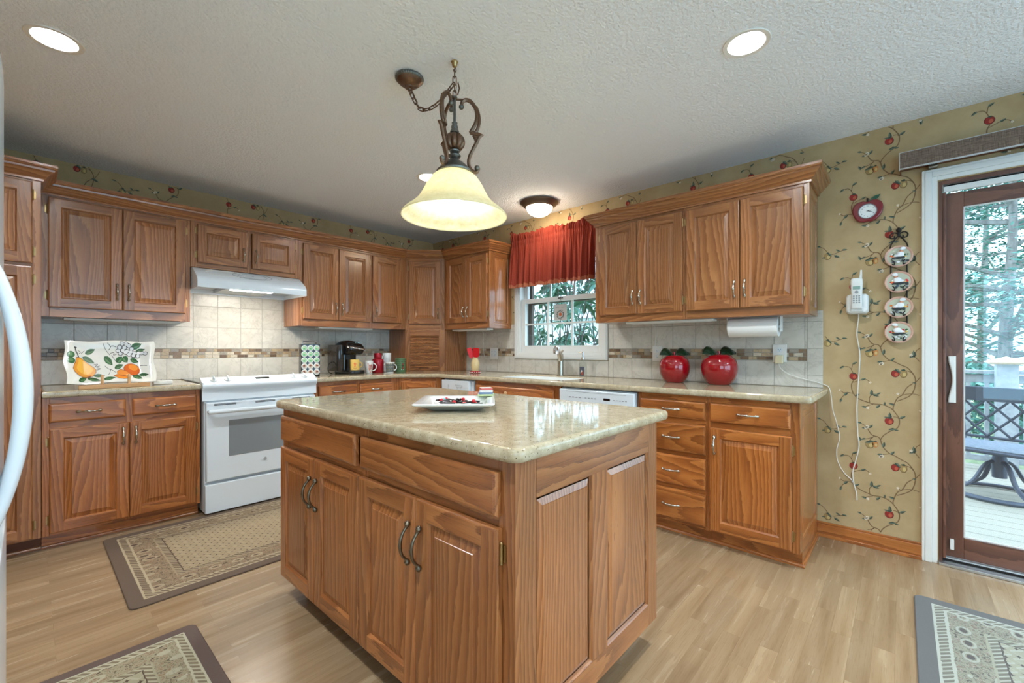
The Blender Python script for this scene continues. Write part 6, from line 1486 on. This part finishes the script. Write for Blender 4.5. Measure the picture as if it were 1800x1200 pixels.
# ---------------------------------------------------------------- rugs
def rug_mat(name, W, Dp, cols, star=.045, off=(0, 0), bw=1.0):
    """W, Dp: size in metres; object coordinates with the origin at a corner"""
    m = mat(name, cols['border'], .95); k = N(m); s3 = k.sep(k.obj())
    x, y = s3[0], s3[1]
    d = k.math('MINIMUM', k.math('MINIMUM', x, k.math('SUBTRACT', W, x)), k.math('MINIMUM', y, k.math('SUBTRACT', Dp, y)))
    wob = k.math('MULTIPLY', k.math('SUBTRACT', k.noise(k.obj(), 60.0, 2.0), .5), .012)
    dn = k.math('ADD', d, wob)
    # field: small crosses on a half-drop grid with pale diagonal lines
    gx = k.math('DIVIDE', x, star); gy = k.math('DIVIDE', y, star*.62)
    row = k.math('FLOOR', gy); gx = k.math('ADD', gx, k.math('MULTIPLY', k.math('MODULO', row, 2.0), .5))
    fx_ = k.math('SUBTRACT', k.math('FRACT', gx), .5); fy_ = k.math('SUBTRACT', k.math('FRACT', gy), .5)
    ax, ay = k.math('ABSOLUTE', fx_), k.math('ABSOLUTE', k.math('MULTIPLY', fy_, .62))
    cr1 = k.math('LESS_THAN', k.math('MULTIPLY', k.math('ADD', ax, .03), k.math('ADD', ay, .03)), .0078)
    near = k.math('LESS_THAN', k.math('MAXIMUM', ax, ay), .24)
    crs = k.math('MULTIPLY', cr1, near)
    dg = k.math('LESS_THAN', k.math('ABSOLUTE', k.math('SUBTRACT', k.math('FRACT', k.math('ADD', gx, k.math('MULTIPLY', gy, .5))), .5)), .10)
    dg2 = k.math('LESS_THAN', k.math('ABSOLUTE', k.math('SUBTRACT', k.math('FRACT', k.math('SUBTRACT', gx, k.math('MULTIPLY', gy, .5))), .5)), .06)
    field = k.mix(k.math('MULTIPLY', dg, .7), cols['field'], cols['pale']); field = k.mix(k.math('MULTIPLY', dg2, .35), field, cols['pale']); field = k.mix(crs, field, cols['dark'])
    # border ornament
    nb = k.noise(k.vmul(k.obj(), (1, 1, 0)), 55.0, 3.0, .6, 1.4)
    orn = k.ramp(nb, [(0.36, cols['dark']), (0.44, cols['mid']), (0.50, cols['field']), (0.56, cols['mid']), (0.62, cols['rust']), (0.70, cols['pale'])])
    v = k.n('ShaderNodeTexVoronoi'); v.inputs['Scale'].default_value = 9.0; v.inputs['Randomness'].default_value = .35; k.l(k.vmul(k.obj(), (1, 1.5, 0)), v.inputs['Vector'])
    medal = k.math('LESS_THAN', v.outputs['Distance'], .16); orn = k.mix(medal, orn, cols['dark']); ring = k.math('LESS_THAN', k.math('ABSOLUTE', k.math('SUBTRACT', v.outputs['Distance'], .26)), .05); orn = k.mix(k.math('MULTIPLY', ring, .7), orn, cols['pale'])
    al = k.math('FRACT', k.math('MULTIPLY', k.math('ADD', x, y), 38.0)); teeth = k.mix(k.math('MULTIPLY', k.math('LESS_THAN', k.math('ADD', al, wob), .4), .55), cols['mid'], cols['dark'])
    teeth = k.mix(k.math('LESS_THAN', k.math('ABSOLUTE', k.math('SUBTRACT', al, .72)), .12), teeth, cols['pale'])
    c = field
    def band(c, lim, col):
        f = k.math('LESS_THAN', dn, lim*bw); return k.mix(f, c, col)
    c = band(c, .245, cols['dark']); c = band(c, .240, teeth); c = band(c, .212, cols['field']); c = band(c, .204, orn); c = band(c, .104, cols['pale']); c = band(c, .094, teeth); c = band(c, .066, cols['pale'])
    f = k.math('LESS_THAN', d, .057*bw); c = k.mix(f, c, cols['border'])
    c = k.mix(k.math('MULTIPLY', k.noise(k.obj(), 500.0, 2.0), .5), c, k.mix(1.0, c, (.55, .55, .55, 1), 'MULTIPLY'))
    k.base(c); k.bump(k.noise(k.obj(), 700.0, 2.0), .6, .003); return m
def rug(label, x0, x1, y0, y1, mt, rz=0.0, r=.03, cx=0.0):
    m = MB(); W, Dp = x1-x0, y1-y0
    m.grid([[(x, y, .0006) for x, y in rrect(cx, W, 0, Dp, r, 4)], [(x, y, .006) for x, y in rrect(cx, W, 0, Dp, r, 4)], [(x, y, .0085) for x, y in rrect(cx+.003, W-.003, .003, Dp-.003, r, 4)]], mt, cap0=True, cap1=True)
    o = m.build('rug', smooth=False); o.location = (x0, y0, 0); o.rotation_euler = (0, 0, rz); tag(o, label, 'rug')
TANR = dict(border=L(112,94,80), field=L(170,150,120), pale=L(192,174,144), dark=L(96,78,62), mid=L(140,120,96), rust=L(150,110,84))
GRYR = dict(border=L(112,112,112), field=L(168,168,150), pale=L(186,190,180), dark=L(100,96,94), mid=L(146,146,132), rust=L(130,104,94))
rug('tan and brown patterned rug in front of the range', -2.992, -1.33, -1.716, -.668, rug_mat('tan_rug', 1.662, 1.048, TANR), .0)
rug('tan star-patterned rug at the lower left near the refrigerator', -3.62, -2.822, -2.69, -2.030, rug_mat('star_rug', .798, .66, dict(TANR, field=L(176,168,140), pale=L(196,190,164), mid=L(164,152,124), border=L(108,90,82)), star=.062, bw=.80), .0, cx=.255)
rug('grey-green patterned rug at the lower right by the patio door', -1.75, -.505, -6.15, -4.285, rug_mat('grey_rug', 1.245, 1.865, GRYR, star=.06), math.radians(0))
# ---------------------------------------------------------------- outdoors
def noisy(name, a, b, scale, rough=.9, vec=(1, 1, 1)):
    m = mat(name, a, rough); k = N(m); n = k.noise(k.vmul(k.n('ShaderNodeNewGeometry').outputs['Position'], vec), scale, 3.0); k.base(k.ramp(n, [(.35, a), (.65, b)])); return m
DECKM = noisy('deck_boards', L(140,136,128), L(172,168,158), 30.0, .8, (3, 12, 1)); GRASS = noisy('lawn', L(140,160,120), L(170,184,150), 8.0)
m = MB(); m.box(.17, 30, -20, 22, -.75, -.60, GRASS); o = m.build('ground', smooth=False); struct(o)
m = MB(); m.box(.155, 3.62, -8.0, -2.7, -.16, -.10, DECKM)
for x in range(24): m.box(.16+.144*x, .298+.144*x, -8.0, -2.7, -.10, -.0985, DECKM, 'y')
m.box(3.50, 3.60, -8.0, -2.7, -.60, -.16, DECKM); o = m.build('deck_floor', smooth=False); struct(o)
RAILM = noisy('rail_paint', L(150,156,166), L(172,178,186), 20.0, .6)
t = thing('deck_railing', 'pale painted deck railing with balusters behind the patio chair', 'railing', (3.4, -5.0, -.0985))
m = MB(); m.box(-.07, .07, -2.9, 2.2, .995, 1.03, RAILM, 'y'); m.box(-.02, .02, -2.9, 2.2, .90, .985, RAILM, 'y'); m.build('top_rail', t, bevel=.003)
m = MB(); m.box(-.02, .02, -2.9, 2.2, .08, .14, RAILM, 'y'); m.build('bottom_rail', t, bevel=.003)
for i in range(38):
    m = MB(); y = -2.85+.134*i
    if abs(y+.04) < .1: continue
    m.box(-.017, .017, y-.017, y+.017, .14, .90, RAILM); m.build('baluster', t, smooth=False)
t = thing('deck_post', 'deck railing post with a pyramid cap seen above the patio chair', 'post', (3.25, -5.02, -.0985))
m = MB(); m.box(-.075, .075, -.075, .075, 0, 1.10, RAILM); m.build('post', t, bevel=.004)
CAPM = mat('cap_cream', L(222,196,160), .6); m = MB(); m.box(-.12, .12, -.12, .12, 1.1005, 1.115, CAPM)
rows = [[(sx*r, sy*r, z) for sx, sy in ((-1, -1), (1, -1), (1, 1), (-1, 1))] for r, z in ((.14, 1.1155), (.14, 1.123), (.004, 1.175))]; m.grid(rows, CAPM, cap0=True, cap1=True); m.build('cap', t, smooth=False)
SL = mat('slate_metal', L(72,80,98), .45, .3); SLS = noisy('slate_seat', L(96,108,126), L(120,130,146), 60.0, .6)
t = thing('patio_chair', 'dark metal swivel patio chair with lattice back outside the glass door', 'chair', (2.23, -4.86, -.0985), math.radians(70))
m = MB(); m.tube([(.30*math.cos(a/40*2*PI), .30*math.sin(a/40*2*PI), .022) for a in range(40)], .016, SL, 8, closed=True, flat=1.3); m.build('base_ring', t)
for kx in range(4):
    a = PI/4+kx*PI/2; m = MB(); m.tube(smoothpath([(.04*math.cos(a), .04*math.sin(a), .30), (.10*math.cos(a), .10*math.sin(a), .26), (.18*math.cos(a), .18*math.sin(a), .12), (.295*math.cos(a), .295*math.sin(a), .045)], 5), .020, SL, 8, flat=.6, up=(math.cos(a+PI/2), math.sin(a+PI/2), 0)); m.build('leg', t)
m = MB(); m.lathe([(.045, .16), (.05, .30), (.04, .345), (.09, .362), (.09, .375)], SL, n=20); m.build('hub', t)
def ch(x, y): return (y, -x)
# local: chair faces +y after rotation maths below: x across, +y backwards
m = MB(); m.grid([[(x, y, z) for x, y in rrect(-.28, .28, -.27, .25, .05, 4)] for z in (.385, .425)], SLS, cap0=True, cap1=True); m.tube([(x, y, .40) for x, y in rrect(-.285, .285, -.275, .255, .05, 4)], .016, SL, 8, closed=True); m.build('seat', t)
m = MB()
for sx in (-.29, .29): m.tube([(sx, .20, .40), (sx, .27, .52), (sx, .33, .93)], .018, SL, 8)
m.tube([(-.27, .275, .53), (.27, .275, .53)], .012, SL, 8); m.build('back_frame', t)
m = MB(); m.grid([[(-.31, .318+dy, z) for dy, z in ((0, .83), (.03, .83), (.042, .945), (.012, .945))], [(.31, .318+dy, z) for dy, z in ((0, .83), (.03, .83), (.042, .945), (.012, .945))]], SL, cap0=True, cap1=True); m.build('top_rail', t, bevel=.004)
m = MB()
for i in range(-4, 8):
    for sg in (-1, 1):
        pts = []
        for s_ in range(9):
            z = .54+.29*s_/8; x = (-.27+.135*i+sg*.29*.9*(s_/8) + (0 if sg > 0 else .27))
            if -.272 <= x <= .272: pts.append((x, .278+(z-.53)*.125+(.004*sg), z))
        if len(pts) > 1: m.tube([pts[0], pts[-1]], .0095, SL, 6)
m.build('lattice', t)
for sx in (-1, 1):
    m = MB(); m.tube(smoothpath([(sx*.29, .30, .70), (sx*.31, .10, .68), (sx*.31, -.18, .66), (sx*.30, -.26, .62), (sx*.29, -.26, .42)], 4), .016, SL, 8); m.build('armrest', t)
# trees and shrubs
TWIG = noisy('dark_twig', L(84,78,80), L(112,106,108), 20.0)
BARK = noisy('pale_bark', L(112,106,104), L(150,144,142), 14.0, .9, (1, 1, .3)); FOL = [noisy('cedar_'+s_, a, b, 3.0) for s_, a, b in (('a', L(64,120,112), L(96,152,140)), ('b', L(96,148,140), L(128,176,166)), ('c', L(50,98,94), L(76,124,114)))]
RHO = [noisy('rhodo_'+s_, a, b, 10.0, .45) for s_, a, b in (('a', L(52,104,84), L(78,132,108)), ('b', L(90,140,134), L(124,170,162)), ('c', L(38,84,62), L(58,104,80)))]
def tree(label, x, y, h, R, n, z0=-.6, lean=0):
    t = thing('cedar_tree', label, 'tree', (x, y, z0), 0, 'trees beyond the deck')
    m = MB(); m.tube(smoothpath([(0, 0, 0), (.05+lean*.2, .04, h*.3), (-.04+lean*.6, -.03, h*.6), (lean, 0, h)], 5), [.11-.09*i/15 for i in range(16)], BARK, 10)
    br = []
    for i in range(34):
        z = h*random.uniform(.10, .92); a = random.uniform(0, 2*PI); l_ = R*(1.15-.6*z/h)*random.uniform(.6, 1.1); up = random.uniform(-.05, .5)
        P = [(lean*z/h, 0, z), (lean*z/h+l_*.5*math.cos(a), l_*.5*math.sin(a), z+l_*up*.5+.05), (lean*z/h+l_*math.cos(a), l_*math.sin(a), z+l_*up)]
        m.tube(smoothpath(P, 4), [.045-.004*j for j in range(9)], BARK, 6); br.append(P)
    m.build('trunk', t)
    m = MB()
    for i in range(n):
        P = random.choice(br); u = random.uniform(.15, 1.15); b = Vector(P[0]).lerp(Vector(P[2]), u)
        c_ = b+Vector((random.gauss(0, R*.13), random.gauss(0, R*.13), random.gauss(0, R*.09)-.03))
        a = math.atan2(P[2][1]-P[0][1], P[2][0]-P[0][0])+random.gauss(0, .6); d = Vector((math.cos(a), math.sin(a), random.uniform(-.5, .2))); sd = Vector((-math.sin(a), math.cos(a), random.uniform(-.6, .6)))
        l_ = random.uniform(.03, .075); w_ = l_*.34
        m.face([tuple(c_-d*l_), tuple(c_+sd*w_), tuple(c_+d*l_), tuple(c_-sd*w_)], random.choice(FOL))
    m.build('foliage', t, smooth=False); return t
random.seed(99)
tree('feathery evergreen directly beyond the deck post', 7.0, -5.5, 6.2, 2.2, 11000)
tree('leaning pale-trunked evergreen left of centre beyond the deck', 9.6, -4.6, 7.0, 2.6, 11000, lean=1.2)
tree('evergreen at the right edge beyond the patio door', 9.2, -7.6, 6.4, 2.4, 7000, lean=-.6)
tree('farthest evergreen behind the others seen through the patio door', 13.0, -5.8, 8.0, 3.2, 10000)
def shrub(label, x, y, sx, sy, h, n):
    t = thing('shrub', label, 'shrub', (x, y, -.6), 0, 'shrubs beyond the deck'); m = MB()
    m.tube([(0, 0, 0), (0, 0, h*.5)], .03, BARK, 6); m.build('stem', t); m = MB()
    for i in range(n):
        a, b = random.uniform(0, 2*PI), math.acos(random.uniform(-.3, 1)); r = random.uniform(.8, 1)
        c_ = Vector((sx*r*math.sin(b)*math.cos(a), sy*r*math.sin(b)*math.sin(a), h*.45+h*.5*r*math.cos(b))); d = Vector((random.gauss(0, 1), random.gauss(0, 1), random.gauss(0, 1))).normalized(); s_ = d.orthogonal().normalized(); l_ = random.uniform(.03, .07)
        m.face([tuple(c_-d*l_), tuple(c_+s_*l_*.5), tuple(c_+d*l_), tuple(c_-s_*l_*.5)], random.choice(FOL))
    m.build('foliage', t, smooth=False)
shrub('low green shrub behind the deck railing left of the post', 5.4, -4.75, .9, .7, 1.72, 2600)
shrub('low green shrub behind the deck railing right of the post', 5.6, -6.1, .9, .8, 1.6, 2200)
# rhododendron outside the kitchen window
def rhodo(label, x, y, seed, nw):
    random.seed(seed)
    t = thing('rhododendron', label, 'shrub', (x, y, -.6), 0, 'broad-leaved shrubs outside the kitchen window'); m = MB(); tips = []
    for i in range(nw):
        a = random.uniform(0, 2*PI); r = random.uniform(.15, 1.05); z = random.uniform(1.5, 3.7)
        T_ = Vector((r*math.cos(a), r*math.sin(a)*1.1, z)); mid = Vector((T_.x*.45+random.uniform(-.1, .1), T_.y*.45, z*.62))
        P = smoothpath([(0, 0, .1), tuple(mid), tuple(T_)], 5); P2 = P if i % 6 == 0 else P[6:]; m.tube(P2, [.013-.0010*(j+len(P)-len(P2)) for j in range(len(P2))], TWIG, 6); tips.append((T_, (T_-mid).normalized()))
        if random.random() < .6: q_ = Vector(P[7]); tips.append((q_, Vector((random.uniform(-1, 1), random.uniform(-1, 1), .5)).normalized()))
    m.build('branches', t); m = MB()
    for T_, ax in tips:
        s0 = ax.orthogonal().normalized(); s1 = ax.cross(s0)
        for k_ in range(random.randint(7, 10)):
            a = k_*2.4+random.uniform(-.2, .2); out = (s0*math.cos(a)+s1*math.sin(a))
            d = (out*1.0+ax*random.uniform(-.15, .5)+Vector((0, 0, -.25))).normalized(); sd = d.cross(ax).normalized(); up = sd.cross(d); l_ = random.uniform(.13, .20); w_ = l_*.16; mt = random.choice(RHO)
            b = T_+d*.015
            C_ = [tuple(b+d*l_*u-Vector((0, 0, l_*.35*u*u))) for u in (0, .35, .7, 1)]; Lf = [tuple(Vector(C_[j])+sd*w_*k2+up*w_*.3) for j, k2 in ((1, .95), (2, .85))]; Rt = [tuple(Vector(C_[j])-sd*w_*k2+up*w_*.3) for j, k2 in ((1, .95), (2, .85))]
            for Q in ((C_[0], Lf[0], C_[1]), (C_[1], Lf[0], Lf[1], C_[2]), (C_[2], Lf[1], C_[3]), (C_[0], C_[1], Rt[0]), (C_[1], C_[2], Rt[1], Rt[0]), (C_[2], C_[3], Rt[1])): m.face(Q, mt)
    m.build('leaves', t, smooth=True, ang=180)
rhodo('broad-leaved rhododendron close outside the left panes of the kitchen window', 1.25, -.95, 4, 52)
rhodo('broad-leaved rhododendron outside the right panes of the kitchen window', 2.1, -1.1, 8, 56)
HS = mat('pale_siding', L(196,204,208), .8)
t = thing('neighbour_house', 'pale house wall far behind the leaves outside the kitchen window', 'house', (15.0, 9.0, -.6))
m = MB(); m.box(-1.5, 1.5, -5.0, 3.0, 0, 3.1, HS)
for kx in range(15): m.box(-1.512, -1.5, -5.0, 3.0, .02+.2*kx, .19+.2*kx, HS, 'y')
m.build('wall', t, smooth=False)
m = MB(); m.grid([[(-1.8, y, 3.1), (0, y, 4.2), (1.8, y, 3.1)] for y in (-5.2, 3.2)], GREYP, cap0=True, cap1=True); m.build('roof', t, smooth=False)
